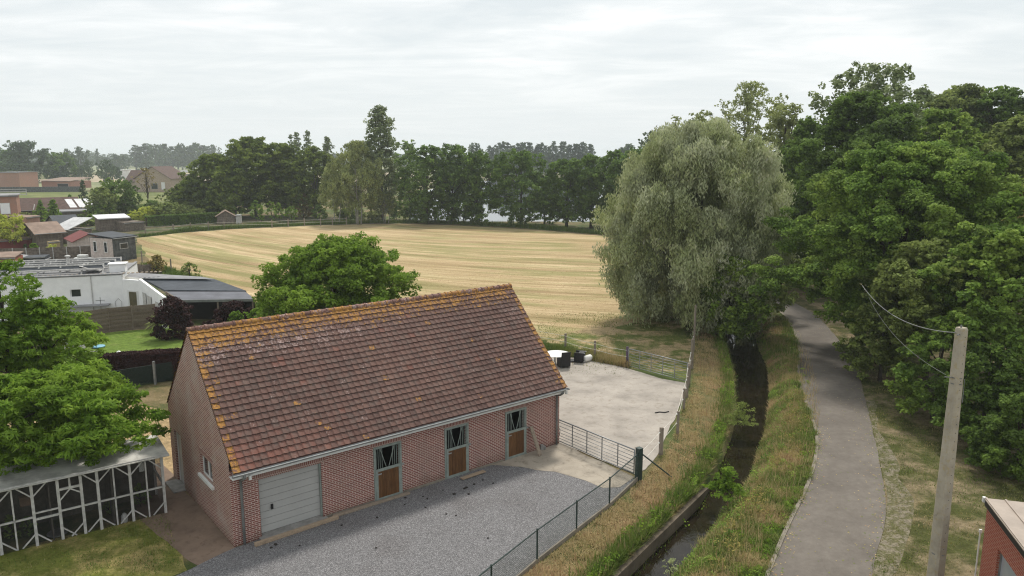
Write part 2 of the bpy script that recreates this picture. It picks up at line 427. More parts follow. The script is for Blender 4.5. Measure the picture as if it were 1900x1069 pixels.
V = np.stack([X.ravel(), Y.ravel(), Z.ravel()], 1)
idx = np.arange(nx*ny).reshape(ny, nx)
Q = np.stack([idx[:-1, :-1].ravel(), idx[:-1, 1:].ravel(), idx[1:, 1:].ravel(), idx[1:, :-1].ravel()], 1)
me = np_mesh('ground', V, Q, np.zeros(len(Q)), M_GROUND)
me.polygons.foreach_set('use_smooth', [True]*len(Q))
mesh_obj('ground', me, kind='structure')

def jag(poly, amp, step, sd, closed=True):
    out = []; n = len(poly)
    for k in range(n if closed else n-1):
        a = Vector(poly[k][:2]); b = Vector(poly[(k+1) % n][:2]); L = (b-a).length; m = max(1, int(L/step))
        d = (b-a)/max(L, 1e-6); nn = Vector((-d.y, d.x))
        for j in range(m):
            q = a+(b-a)*j/m
            o = (float(fbm(q.x, q.y, step*4, sd))-.5)*2*amp if amp else 0
            q2 = q+nn*o; out.append((q2.x, q2.y))
    return out
def sheet(name, poly, z, mat, amp=0.0, step=.4, sd=1, th=0.0):
    p = jag(poly, amp, step, sd) if amp else [tuple(q[:2]) for q in poly]
    m = MB()
    if th: m.prism(p, z-th, z)
    else: m.face([(x, y, z) for x, y in p])
    o = m.build(name, mat, kind='structure')
    if o.data.polygons[0].normal.z < 0 and not th: o.data.flip_normals()
    return o
def g2(*pp): return [tuple(G(*p)[:2]) for p in pp]

wat = MB()
rows = [y for y in ys if 4 <= y <= 77.5]
for y0, y1 in zip(rows[:-1], rows[1:]):
    wat.face([(float(atY(LT, y0))-.1, y0, WZ), (float(atY(RW, y0))+.35, y0, WZ), (float(atY(RW, y1))+.35, y1, WZ), (float(atY(LT, y1))-.1, y1, WZ)])
wat.build('brook_water', water_mat('brook_water', (.011, .0085, .005), .04, 3.0), kind='structure')

field_poly = g2((252, 442), (330, 433), (420, 426), (600, 418), (700, 415.5), (780, 415.5), (860, 419), (1000, 427), (1117, 438), (1200, 446), (1240, 500), (1250, 560), (1235, 580), (1150, 603), (1090, 622), (1010, 632)) + [(-4, 52), (-16, 55)] + g2((480, 572), (430, 538), (360, 517), (318, 503), (285, 490))
sheet('field_ground', field_poly, .006, M_FIELD, .5, 1.2, 3)
sheet('meadow_ground', g2((-200, 379), (60, 378), (350, 378), (420, 362), (380, 357), (200, 356.5), (-200, 356)), .006, M_MEADOW)
sheet('tan_far_field', [(-260, 395), (-60, 395), (-60, 620), (-320, 620)], .006, M_FAR1)
sheet('green_far_field', [(-420, 640), (50, 640), (50, 1150), (-700, 1150)], .006, M_FAR2)
sheet('near_far_strip', [(-300, 300), (-70, 300), (-60, 390), (-330, 390)], .006, M_FAR2)
sheet('lake_water', [(-21, 153), (-34, 250), (-30, 400), (20, 440), (110, 440), (34, 200), (17, 152)], .012, water_mat('lake_water', (.03, .04, .045), .05, 1.2), 1.2, 3, 8)
sheet('garden_ground', [(-100, 92), (-51, 92), (-60, 122), (-24, 150), (-30, 165), (-160, 165)], .004, M_GARDEN)
sheet('garden_ground', [(-80, 56.5), (-28, 58), (-19, 62), (-24.5, 70), (-45, 90), (-80, 90)], .005, M_GARDEN)
sheet('lawn_ground', g2((120, 640), (165, 618), (270, 612), (345, 606), (420, 610), (345, 652), (340, 690), (165, 716), (60, 700)), .008, M_LAWN, .25, .6, 4)
sheet('tan_soil_ground', [(-27, 30), (-17, 26.2), (-14.2, 28.2), (-14.0, 33), (-17, 37), (-24, 40), (-34, 40)], .006, M_SOIL, .4, .8, 5)
sheet('grass_ground', [(-20, 21), (-12.9, 26.2), (-11.5, 23.8), (-10.4, 22.0), (-13.0, 19.2), (-20, 17)], .006, M_AVGRASS, .2, .4, 6)
sheet('paddock_ground', g2((1015, 628), (1100, 606), (1190, 592), (1262, 590), (1284, 640), (1278, 704), (1170, 672), (1100, 652), (1015, 640)), .010, M_PADD, .3, .5, 7)

# barn frame
BX, BY, BYAW = -9.43, 23.45, .6787
BL, BW = 14.9, 7.335
BC, BS = math.cos(BYAW), math.sin(BYAW)
def BP(u, v, z=0.0): return Vector((BX+u*BC-v*BS, BY+u*BS+v*BC, z))
def b2(u, v): return tuple(BP(u, v)[:2])

sheet('side_path', [b2(-.02, -1.6), b2(-.02, 9.2), b2(-1.9, 9.2), b2(-1.95, 4), b2(-1.5, .3), b2(-.9, -1.9)], .012, M_SIDE, .12, .35, 9)
fence_line = [(-2.2, 17.9), (.81, 22.45), (3.7, 26.45), (5.21, 28.9)]
gravel_poly = [b2(.0, -.02), b2(11.2, -.02), b2(11.8, -1.0), b2(12.4, -1.6), (5.1, 28.85), (3.62, 26.5), (.72, 22.5), (-2.3, 17.9), (-14, 17.2), (-12.2, 19.5)]
sheet('gravel_ground', gravel_poly, .016, M_GRAVEL, .12, .4, 10)
apron = [b2(10.9, -.02), b2(14.9, -.02), tuple(G(1178, 886)[:2])] + g2((1150, 905), (1120, 906), (1085, 893), (1060, 884), (1030, 876), (995, 874), (965, 868))
sheet('apron_ground', apron, .024, M_APRON, .10, .25, 11)
yard = [b2(14.92, -.02), b2(14.92, 7.6)] + g2((1012, 655), (1040, 655), (1090, 666), (1150, 680), (1230, 704), (1278, 713), (1270, 735), (1252, 775), (1238, 805), (1225, 838), (1198, 872)) + [(5.12, 29.3)]
sheet('yard_ground', yard, .032, M_YARD, .10, .3, 12)

# asphalt path with its concrete edging
PL = [(-2.5, 4), (2.9, 12.5), (8.18, 21.69), (9.75, 24.6), (11.2, 26.9), (12.3, 28.7), (13.17, 30.49), (14.1, 32.4), (14.9, 34.6), (15.75, 38), (16.8, 41.8), (18.2, 45.8), (19.9, 49.9), (21.6, 55.5), (22.9, 61), (23.2, 68), (20.5, 80), (17, 100)]
PR = [(1.5, 4), (6.4, 12.5), (11.29, 21.69), (12.95, 24.2), (14.1, 26.2), (15.03, 28.34), (16.1, 30.9), (16.95, 33.1), (18.1, 36.0), (19.0, 38.5), (20.1, 41.2), (21.5, 45), (22.9, 49.5), (24.2, 55), (25.5, 61.5), (25.6, 68), (23.0, 80), (19.5, 100)]
def spl(pl, y):
    ty = np.array([p[1] for p in pl]); tx = np.array([p[0] for p in pl])
    t = np.linspace(-1, 1, 9); return sum(np.interp(y+2.0*k, ty, tx) for k in t)/9
pm = MB(); km = MB(); yy = list(np.arange(5, 98, .5))
for y0, y1 in zip(yy[:-1], yy[1:]):
    a0, a1, c0, c1 = (float(spl(PL, y0)), float(spl(PL, y1)), float(spl(PR, y0)), float(spl(PR, y1)))
    nz = lambda y, s: .12*(float(fbm(0, y, 2.0, s))-.5)
    c0 += nz(y0, 3)+.5*nz(y0*3.1, 6); c1 += nz(y1, 3)+.5*nz(y1*3.1, 6)
    pm.face([(a0, y0, .03), (c0, y0, .03), (c1, y1, .03), (a1, y1, .03)])
    km.face([(a0-.16, y0, .06), (a0-.005, y0, .06), (a1-.005, y1, .06), (a1-.16, y1, .06)])
    km.face([(a0-.005, y0, .06), (a0-.005, y0, -.05), (a1-.005, y1, -.05), (a1-.005, y1, .06)])
    km.face([(a0-.16, y0, -.1), (a0-.16, y0, .06), (a1-.16, y1, .06), (a1-.16, y1, -.1)])
pm.build('asphalt_path', M_ASPH, kind='structure')
km.build('path_kerb', M_KERB, kind='structure')
vp = [(float(spl(PR, y))-.05, y) for y in np.arange(8, 70, 1.5)]
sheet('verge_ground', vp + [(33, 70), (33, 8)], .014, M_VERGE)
sp = [(float(spl(PR, y))+.02, y) for y in np.arange(12, 40, 1.0)]
sheet('stony_ground', sp + [(float(spl(PR, y))+.45+.9*math.exp(-((y-26)/3.5)**2)+.9*(float(fbm(3, y, 1.6, 19))-.5), y) for y in np.arange(39, 11.5, -1.0)], .02, M_STONY, .12, .4, 13)

# concrete retaining wall holding the left bank at the lower bend
wm = MB(); wy = list(np.arange(12, 31.01, .5))
for y0, y1 in zip(wy[:-1], wy[1:]):
    q = []
    for y in (y0, y1):
        a = float(atY(LT, y)); dy = .2; tx = float(atY(LT, y+dy))-float(atY(LT, y-dy)); n_ = math.hypot(tx, 2*dy); nx_, ny_ = 2*dy/n_, -tx/n_
        zt = -.30-max(0, y-28)*.2; q.append(((a+.02, y), (a+nx_*.22+.02, y+ny_*.22), zt))
    (a0, b0, z0), (a1, b1, z1) = q
    wm.face([(*b0, WZ-.3), (*b1, WZ-.3), (*b1, z1), (*b0, z0)]); wm.face([(*b0, z0), (*b1, z1), (*a1, z1+.01), (*a0, z0+.01)])
wm.build('retaining_wall', concrete_mat('wall_concrete', (.15, .122, .09), (.06, .06, .03), 1.6), label='low concrete retaining wall along the left side of the brook', cat='wall')
# ================================================================ barn materials
M_BRICK = brick_mat('barn_brick', (.185, .055, .045), (.285, .098, .078), (.60, .48, .42), mo=.012)
M_BRICKG = brick_mat('barn_brick_pale', (.20, .072, .06), (.30, .135, .108), (.60, .50, .43), mo=.012, stain=(.42, .37, .32), stainamt=.5)
M_SOLDIER = brick_mat('soldier_brick', (.20, .07, .055), (.27, .105, .085), (.5, .4, .35), bw=.06, bh=.19)
M_ZINC = simple('zinc', (.30, .31, .31), .45, .5, .3, .2)
M_ZINCD = simple('zinc_dull', (.17, .175, .17), .6, .4, .0, .2)
M_WHITE = simple('white_plastic', (.72, .72, .70), .4, .4, 0, .06)
M_GLASS = simple('dark_glass', (.02, .025, .03), .06, .6, 0, .1)
M_SHUT = simple('garage_panel', (.40, .395, .38), .5, .4, 0, .05, 1.2)
M_FRAME = simple('greygreen_steel', (.24, .275, .25), .6, .4, 0, .16, 6)
M_BLACK = simple('black_plastic', (.012, .012, .012), .5, .4)
M_GALV = simple('galvanised_steel', (.25, .255, .255), .45, .5, .35, .2, 5)
M_STONE = simple('blue_stone', (.27, .26, .245), .8, .3, 0, .2, 4, .3)
M_DARK = simple('dark_interior', (.02, .018, .016), .9, .1)  # near-black colour stands in for the shade of interiors
def wood_mat(name, c1, c2, plank=.16, axis='X', gloss=.6):
    t = NT(name); o = t.coord('Object')
    sc = {'X': (14, 14, 1.2), 'Y': (14, 1.2, 14), 'H': (1.2, 14, 14)}[axis]
    n = t.noise(t.coord('Object', scale=sc), 2.0, 5, .65, .4)
    c = t.mix(t.smooth(n, .3, .72), c1, c2)
    c = t.mix(t.math('MULTIPLY', t.smooth(t.attr(), 0, 1), .45), c, t.mix(1.0, c, (.5, .42, .35), 'MULTIPLY'))
    b = t.noise(o, 3, 4, .6)
    c = t.mix(t.math('MULTIPLY', t.smooth(b, .55, .75), .5), c, tuple(x*.45 for x in c1))
    return t.done(t.principled(c, gloss, .3, 0, t.bump(n, .3, .01)))
M_DOORW = wood_mat('brown_door_wood', (.085, .038, .014), (.17, .082, .03))
M_GREYW = wood_mat('grey_weathered_wood', (.21, .165, .125), (.33, .27, .21), axis='H', gloss=.85)
M_BEAMW = wood_mat('pale_beam_wood', (.27, .195, .135), (.40, .31, .22), axis='H', gloss=.85)

def tile_mat():
    t = NT('clay_tiles'); v = t.attr('var'); o_ = t.attr('orange'); w_ = t.attr('white'); r_ = t.attr('red'); p = t.coord('Object')
    n = t.noise(p, 3.5, 4, .6); f = t.noise(p, 22, 4, .7); f2 = t.noise(p, 9, 4, .7, .4)
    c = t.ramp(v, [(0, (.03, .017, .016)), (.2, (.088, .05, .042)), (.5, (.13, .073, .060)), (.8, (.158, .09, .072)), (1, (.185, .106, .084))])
    c = t.mix(t.math('MULTIPLY', r_, .8), c, (.27, .10, .07))
    c = t.mix(t.math('MULTIPLY', t.smooth(n, .42, .7), .5), c, (.125, .10, .088))
    c = t.mix(t.math('MULTIPLY', t.smooth(f, .52, .74), .55), c, (.21, .145, .115))
    wm = t.smooth(t.math('ADD', w_, t.math('MULTIPLY', t.math('SUBTRACT', t.noise(p, 13, 4, .75), .5), 4.0)), .7, 1.1)
    c = t.mix(t.math('MULTIPLY', wm, .6), c, (.46, .35, .33))
    om = t.smooth(t.math('ADD', t.math('ADD', o_, t.math('MULTIPLY', t.math('SUBTRACT', f2, .5), 2.4)), t.math('MULTIPLY', t.math('SUBTRACT', n, .5), 1.2)), .50, .80)
    c = t.mix(t.math('MULTIPLY', om, .82), c, t.ramp(f, [(.3, (.25, .115, .04)), (.5, (.38, .185, .04)), (.62, (.47, .25, .045)), (.75, (.42, .30, .14))]))
    return t.done(t.principled(c, .85, .25, 0, t.bump(f, .35, .012)))
M_TILE = tile_mat()

# ================================================================ wall builder with openings, local x (along) / y (into the wall) / z
def wall_open(W, top, ops, th, xmap, a=0.0):
    """W along, top(x) gives height; ops (x0,x1,z0,z1); xmap(x, y, z) to local coordinates"""
    m = MB(); xs_ = sorted({0, W, *[o[0] for o in ops], *[o[1] for o in ops]}); H0 = min(top(0), top(W))
    zs_ = sorted({0, H0, *[o[2] for o in ops], *[o[3] for o in ops]})
    ins = lambda x, z: any(o[0] < x < o[1] and o[2] < z < o[3] for o in ops)
    for x0, x1 in zip(xs_[:-1], xs_[1:]):
        for z0, z1 in zip(zs_[:-1], zs_[1:]):
            if ins((x0+x1)/2, (z0+z1)/2): continue
            m.face([xmap(x0, 0, z0), xmap(x1, 0, z0), xmap(x1, 0, z1), xmap(x0, 0, z1)])
            m.face([xmap(x0, th, z1), xmap(x1, th, z1), xmap(x1, th, z0), xmap(x0, th, z0)])
    for x0, x1, z0, z1 in ops:
        m.face([xmap(x0, 0, z0), xmap(x0, th, z0), xmap(x0, th, z1), xmap(x0, 0, z1)])
        m.face([xmap(x1, 0, z1), xmap(x1, th, z1), xmap(x1, th, z0), xmap(x1, 0, z0)])
        m.face([xmap(x0, 0, z1), xmap(x0, th, z1), xmap(x1, th, z1), xmap(x1, 0, z1)])
        if z0 > 0: m.face([xmap(x0, 0, z0), xmap(x1, 0, z0), xmap(x1, th, z0), xmap(x0, th, z0)])
    return m, H0
random.seed(4)
barn = empty('brick_stable', (BX, BY, 0), BYAW, 'long red brick stable with steep lichen-spotted tile roof beside the grey gravel yard', 'barn')
HD = 2.2
G0, G1 = .95, 3.25
DOORS = [(5.35, 6.57), (8.58, 9.78), (11.73, 12.92)]
ze, zr = 2.79, 6.92
WALLTOP = 2.72
ops = [(G0, G1, .06, HD-.03)] + [(a, b, 0.03, HD) for a, b in DOORS]
m, _ = wall_open(BL, lambda x: WALLTOP, ops, .3, lambda x, y, z: (x, y, z))
m.face([(0, 0, WALLTOP), (BL, 0, WALLTOP), (BL, .3, WALLTOP), (0, .3, WALLTOP)])
m.build('wall', M_BRICK, barn)
# gable with window and door (x measured from the front corner towards the back)
WIN = (1.92, 3.28, 1.54, 2.37); GD = (5.75, 6.75, .02, 2.25)
tp = 3.13
RZ = 6.80
def gable(u0, u1, ops, name, mat):
    # outer face at u0, inner at u1
    m, H0 = wall_open(BW, lambda x: tp, ops, abs(u1-u0), lambda x, y, z: (u0+(u1-u0)*y/abs(u1-u0), x, z))
    tri = [(.0, tp), (BW, tp), (BW/2, RZ)]
    m.face([(u0, y, z) for y, z in tri]); m.face([(u1, y, z) for y, z in tri[::-1]])
    o = m.build(name, mat, barn); return o
gable(0.003, .3, [WIN, GD], 'gable_wall', M_BRICKG)
gable(BL-.003, BL-.3, [], 'gable_wall', M_BRICKG)
m = MB(); m.b2((.3, BW-.3, 0), (BL-.3, BW-.003, WALLTOP)); m.build('rear_wall', M_BRICK, barn)
# soldier course over the openings
m = MB()
for a, b in [(G0-.12, G1+.12)] + [(a-.1, b+.1) for a, b in DOORS]:
    m.b2((a, -.008, HD+.0 if a > 1 else HD-.03), (b, .1, HD+.2))
m.build_each('lintel', M_SOLDIER, barn)
m = MB(); m.b2((-.012, WIN[0]-.1, WIN[3]), (.12, WIN[1]+.1, WIN[3]+.2)); m.build('lintel', M_SOLDIER, barn)
# plinth stain strip at foot
m = MB(); m.b2((G1+.1, -.025, 0), (5.3, .02, .10)); m.b2((6.62, -.025, 0), (8.5, .02, .10)); m.b2((9.85, -.025, 0), (11.65, .02, .09)); m.build_each('plinth', M_KERB, barn)
# garage door
m = MB(); n_ = 8; hh = (HD-.03-.12)/n_
for k in range(n_):
    m.b2((G0+.05, .13, .12+k*hh+.007), (G1-.06, .149, .12+(k+1)*hh-.007), k/8)
gd = m.build('garage_door', M_SHUT, barn)
MB().b2((G0+.05, .15, .12), (G1-.06, .165, HD-.03)).build('backing', M_ZINCD, gd)
m = MB(); m.b2((G0+.42, .085, .92), (G0+.50, .128, 1.10)); m.b2((G0+.40, .06, .98), (G0+.49, .085, 1.02)); m.build('handle', M_BLACK, gd)
m = MB(); m.b2((G0+.002, .1, .1), (G0+.048, .2, HD-.032)); m.b2((G1-.058, .05, .1), (G1-.002, .2, HD-.032)); m.build_each('door_frame', M_FRAME, barn)
m = MB(); m.b2((G0-.1, -.32, .0), (G1+.1, .3, .075)); m.b2((G0+.06, .1, .075), (G1-.06, .14, .115)); m.build('threshold', M_STONE, barn)
# stable doors
for di, (a, b) in enumerate(DOORS):
    d = empty('stable_door', (0, 0, 0)); d.parent = barn
    m = MB(); f = .075; y0, y1 = -.03, .09
    m.b2((a+.002, y0, .03), (a+f, y1, HD-.002)); m.b2((b-f, y0, .03), (b-.002, y1, HD-.002)); m.b2((a+f, y0+.003, HD-f), (b-f, y1, HD-.003))
    zm = 1.20
    m.b2((a-.02, y0-.02, .0), (b+.02, y1, .05))
    fr = m.build('frame', M_FRAME, d)
    m = MB()
    m.b2((a+.05, y0-.025, zm), (b+.01, y0-.003, zm+.11))
    m.b2((a+.06, y0-.022, .06), (a+.16, y0-.004, zm)); m.b2((b-.16, y0-.022, .06), (b-.05, y0-.004, zm)); m.b2((a+.16, y0-.02, .06), (b-.16, y0-.006, .13))
    lw_ = m.build('leaf_frame', M_FRAME, d)
    m = MB(); x0, x1 = a+.16, b-.16; npl = [5, 5, 2][di]
    for k in range(npl):
        m.b2((x0+(x1-x0)*k/npl+.004, y0-.012, .13), (x0+(x1-x0)*(k+1)/npl-.004, y0+.03, zm), [.1, .9, .35, .7, .2][k])
    m.build('wooden_leaf', M_DOORW, d)
    m = MB(); zt = HD-f-.01
    for k in range(4):
        x = a+f+.05+k*.085; m.tube([(x, .02, zm+.1), (x, .02, zt)], .011, 5)
        x = b-f-.05-k*.085; m.tube([(x, .02, zm+.1), (x, .02, zt)], .011, 5)
    xm = (a+b)/2
    m.tube([(xm-.06, .02, zm+.1), (a+f+.22, .02, zt)], .016, 5); m.tube([(xm+.06, .02, zm+.1), (b-f-.22, .02, zt)], .016, 5)
    m.b2((a+f, .0, zt-.02), (b-f, .04, zt+.01)); m.b2((a+f, .0, zm+.1), (a+f+.03, .04, zt)); m.b2((b-f-.03, .0, zm+.1), (b-f, .04, zt))
    m.build('grille', M_FRAME, d)
    m = MB(); m.b2((a+.12, y0-.045, zm-.12), (a+.30, y0-.02, zm-.08)); m.b2((b-.04, y0-.06, zm+.03), (b+.08, y0-.02, zm+.08)); m.build_each('bolt', M_ZINC, d)
# near-black inner partition: the darkness of the stalls is put into its colour
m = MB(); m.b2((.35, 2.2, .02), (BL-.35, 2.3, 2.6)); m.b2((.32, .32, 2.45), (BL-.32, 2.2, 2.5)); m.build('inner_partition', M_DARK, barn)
# gable window and door
y0, y1, z0, z1 = WIN; m = MB(); u = .09
for q in ((y0, y0+.06), (y1-.06, y1), ((y0+y1)/2-.05, (y0+y1)/2+.05)):
    m.b2((u, q[0]+.002, z0+.002), (u+.08, q[1]-.002, z1-.002))
m.b2((u+.003, y0+.06, z0), (u+.077, y1-.06, z0+.06)); m.b2((u+.003, y0+.06, z1-.06), (u+.077, y1-.06, z1))
wf = m.build('window', M_WHITE, barn)
m = MB(); m.b2((u+.03, y0+.05, z0+.05), (u+.05, y1-.05, z1-.05)); m.build('pane', M_GLASS, wf)
m = MB(); m.b2((-.09, y0-.14, z0-.11), (.09, y1+.14, z0-.002)); m.build('sill', M_WHITE, wf)
y0, y1, z0, z1 = GD; m = MB()
m.b2((.12, y0+.01, z0), (.17, y1-.01, z1-.002)); gdo = m.build('gable_door', M_SHUT, barn)
m = MB(); m.b2((.09, y0, z0), (.20, y0+.07, z1)); m.b2((.09, y1-.07, z0), (.20, y1, z1)); m.b2((.09, y0+.07, z1-.07), (.20, y1-.07, z1)); m.build('frame', M_WHITE, gdo)
m = MB(); m.b2((-.45, y0-.15, 0), (.1, y1+.15, .05)); m.build('doorstep', M_STONE, barn)
# ---------------------------------------------------------------- roof tiles
def roof():
    m = MB(); ORG = []; WHT = []; RED = []
    oL, oR, oh = .015, .06, .44
    ncol, nrow = 60, 24
    Wt = (BL+oL+oR)/ncol
    sl = math.hypot(BW/2+oh, zr-ze); rl = sl/nrow
    prof = [(0, .016), (.10, .029), (.24, .028), (.36, .008), (.62, .000), (.86, .005), (.97, .017)]
    for side in (0, 1):
        e_v = -oh if side == 0 else BW+oh; dv = (BW/2+oh)/sl*(1 if side == 0 else -1); r0_ = 0 if side == 0 else 2; dz = (zr-ze)/sl
        nv, nz = -dz*(1 if side == 0 else -1), abs(dv)
        for r in range(r0_, nrow):
            for c in range(ncol):
                u0 = -oL+c*Wt+random.uniform(-.006, .006); s0 = r*rl+random.uniform(-.007, .007); s1 = (r+1)*rl+.03
                tl = random.uniform(-.004, .005)
                rt = nrow-1-r                        # rows below the ridge
                cl = c
                av = float(np.clip(random.gauss(.52, .11)+.25*(float(vnoise(u0, s0, 2.2, 3))-.5)+.12*(float(vnoise(u0, s0*9, .6, 5))-.5), .22, 1))
                left = max(0, 1-c/14.0)
                o = 0.0
                o = max(0, .78-.11*rt-.03*max(0, rt-2)**1.5)+.24*left*max(0, 1-rt/11)+random.uniform(-.07, .07)
                if c == 0: o = max(o, random.choice([.7, .6, .75, .3, .8, .5]))
                if c == 1: o = max(o, random.choice([.55, .3, .5, .2]) if rt < 16 else .1)
                if c >= ncol-1: o = max(o, random.choice([.65, .5, .7]))
                elif c == ncol-2: o = max(o, random.choice([.2, .4, .1]))
                if random.random() < .006*(1+2*left): o = max(o, .55)
                wv = 0.0
                if 2 <= rt <= 8: wv = .9*(1-abs(rt-4.2)/4.5)*(1 if 2 < c < 26 else max(0, .6-(c-26)/40))*random.uniform(.5, 1.15)
                if c > ncol-6 and rt < 9: wv = max(wv, random.uniform(.2, .6))
                if random.random() < .05: wv = max(wv, .5)
                rd = max(0, 1-rt/24*0-r/7.0)*max(0, 1-c/22.0)*random.random() + (random.random() < .015)*.4
                if side == 1: rd = 0
                lo = []; hi = []; lip = []
                for (pu, ph) in prof:
                    uu = u0+pu*Wt*1.03
                    h0 = ph+.046+tl; h1 = ph+.004
                    lo.append((uu, e_v+dv*s0+nv*h0, ze+dz*s0+nz*h0)); hi.append((uu, e_v+dv*s1+nv*h1, ze+dz*s1+nz*h1))
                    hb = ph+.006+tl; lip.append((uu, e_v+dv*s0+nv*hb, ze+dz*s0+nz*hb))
                k = len(prof)-1
                for j in range(k):
                    f1 = [lo[j], lo[j+1], hi[j+1], hi[j]]; f2 = [lip[j], lip[j+1], lo[j+1], lo[j]]
                    if side: f1 = f1[::-1]; f2 = f2[::-1]
                    m.face(f1, av); m.face(f2, 0.0)  # lip faces take the darkest tone: shadow line of each course painted in
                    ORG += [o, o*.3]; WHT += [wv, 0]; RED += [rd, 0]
    # deck under the tiles
    for side in (0, 1):
        e_v = -oh+.02 if side == 0 else BW+.05; zq = ze-.01 if side == 0 else ze+.39
        q = [(-oL+.03, e_v, zq), (BL+oR-.03, e_v, zq), (BL+oR-.03, BW/2, zr-.03), (-oL+.03, BW/2, zr-.03)]
        q2 = [(x, y, z-.07) for x, y, z in q]
        for fc in (q, q2[::-1], [q[0], q[3], q2[3], q2[0]], [q[1], q2[1], q2[2], q[2]], [q[0], q2[0], q2[1], q[1]]):
            m.face(fc, .1); ORG.append(0); WHT.append(0); RED.append(.3)
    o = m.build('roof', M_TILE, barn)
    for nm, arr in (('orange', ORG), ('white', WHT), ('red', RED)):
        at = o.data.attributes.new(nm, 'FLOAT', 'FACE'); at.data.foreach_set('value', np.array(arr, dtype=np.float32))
    # ridge caps
    m = MB(); ORG = []; WHT = []; RED = []; n = 44; L = (BL+oL+oR)/n
    for k in range(n):
        x0 = -oL+k*L; nf0 = len(m.f)
        for (xa, xb, rr) in ((x0-.01, x0+L*.86, .125), (x0+L*.80, x0+L+.015, .145)):
            pa = []; pb = []
            for j in range(9):
                t = math.pi*(-.06+1.12*j/8); pa.append((xa, BW/2-rr*math.cos(t), zr-.035+rr*.95*math.sin(t))); pb.append((xb, BW/2-rr*.97*math.cos(t), zr-.04+rr*.93*math.sin(t)))
            av = random.uniform(.3, 1)
            for j in range(8): m.face([pa[j], pb[j], pb[j+1], pa[j+1]][::-1], av)
            m.face(pb, av*.5); m.face(pa[::-1], av)
        oo = random.choice([.2, .55, .65, .7, .8, .4]) if k > 4 else random.choice([.2, .4]); ww = random.uniform(.2, .95)
        ORG += [oo]*(len(m.f)-nf0); WHT += [ww]*(len(m.f)-nf0); RED += [.2]*(len(m.f)-nf0)
    o = m.build('ridge_cap', M_TILE, barn)
    for nm, arr in (('orange', ORG), ('white', WHT), ('red', RED)):
        at = o.data.attributes.new(nm, 'FLOAT', 'FACE'); at.data.foreach_set('value', np.array(arr, dtype=np.float32))
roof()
# ---------------------------------------------------------------- gutter, boards, downpipes
m = MB(); gy, gz, gr = -.50, 2.745, .075; x0, x1 = -.06, BL+.12
pr = [(gy+gr*math.cos(t), gz+gr*math.sin(t)) for t in [math.pi+math.pi*k/8 for k in range(9)]]
for (ya, za), (yb, zb) in zip(pr[:-1], pr[1:]):
    m.face([(x0, ya, za), (x1, ya, za), (x1, yb, zb), (x0, yb, zb)])
    m.face([(x0, ya*.98+gy*.02, za+.006), (x0, yb*.98+gy*.02, zb+.006), (x1, yb*.98+gy*.02, zb+.006), (x1, ya*.98+gy*.02, za+.006)])
for x in (x0, x1): m.face([(x, y, z) for y, z in pr])
m.tube([(x0, gy-gr, gz+.005), (x1, gy-gr, gz+.005)], .013, 6)
m.build('gutter', M_ZINC, barn)
m = MB(); m.b2((-.03, -.40, 2.56), (BL+.05, -.375, 2.72)); m.build('fascia', M_WHITE, barn)
m = MB(); m.b2((-.02, -.375, 2.53), (BL+.04, -.004, 2.555)); m.build('soffit', M_WHITE, barn)
for x in (.33, BL-.22):
    m = MB(); m.tube([(x, -.5, 2.70), (x, -.5, 2.58), (x, -.30, 2.44), (x, -.085, 2.36), (x, -.085, 1.2), (x, -.085, .02)], .045, 8)
    for z in (.5, 1.3, 2.1): m.tube([(x, -.085, z), (x, -.085, z+.03)], .053, 8)
    m.build('downpipe', M_ZINCD, barn, smooth=True)
m = MB(); m.b2((.50, -.46, 2.44), (.58, -.36, 2.60)); m.b2((BL+.02, -.44, 2.46), (BL+.1, -.36, 2.62)); m.build_each('bracket', M_WHITE, barn)
# ================================================================ loose things at the foot of the barn
def lying(name, a, b, w_, h_, z, mat, label, cat, group=None):
    m = MB(); a = Vector(a); b = Vector(b); mid = (a+b)/2; a -= mid; b -= mid
    m.bar(a, b, w_, h_)
    o = m.build(name, mat, bevel=.01, label=label, cat=cat, group=group); o.location = (mid.x, mid.y, z+h_/2); return o
lying('timber_beam', BP(.55, -.42), BP(3.65, -.36), .13, .13, .02, M_BEAMW, 'round-edged pale timber beam lying before the grey garage door', 'beam')
lying('timber_beam', BP(3.55, -.16), BP(6.75, -.22), .17, .07, .02, M_GREYW, 'long flat timber strip along the wall foot below the first stable door', 'beam')
lying('timber_plank', BP(9.05, -.50), BP(10.25, -.48), .2, .05, .06, M_BEAMW, 'short pale plank on the gravel below the middle stable door', 'plank')
m = MB(); m.bar((0, -.30, 0), (-.12, .20, 1.25), .2, .06); o = m.build('leaning_plank', M_GREYW, label='grey plank leaning on the brick wall right of the last stable door', cat='plank', bevel=.006)
o.location = BP(13.22, -.32, .03); o.rotation_euler = (0, 0, BYAW)
m = MB(); m.box((0, 0, .12), (.14, .12, .24), .3); m.box((.1, .05, .08), (.16, .1, .16), -.3); o = m.build('brick_block', M_STONE, label='small dark stone blocks against the wall beside the leaning plank', cat='block', bevel=.01)
o.location = BP(13.75, -.12, .025)
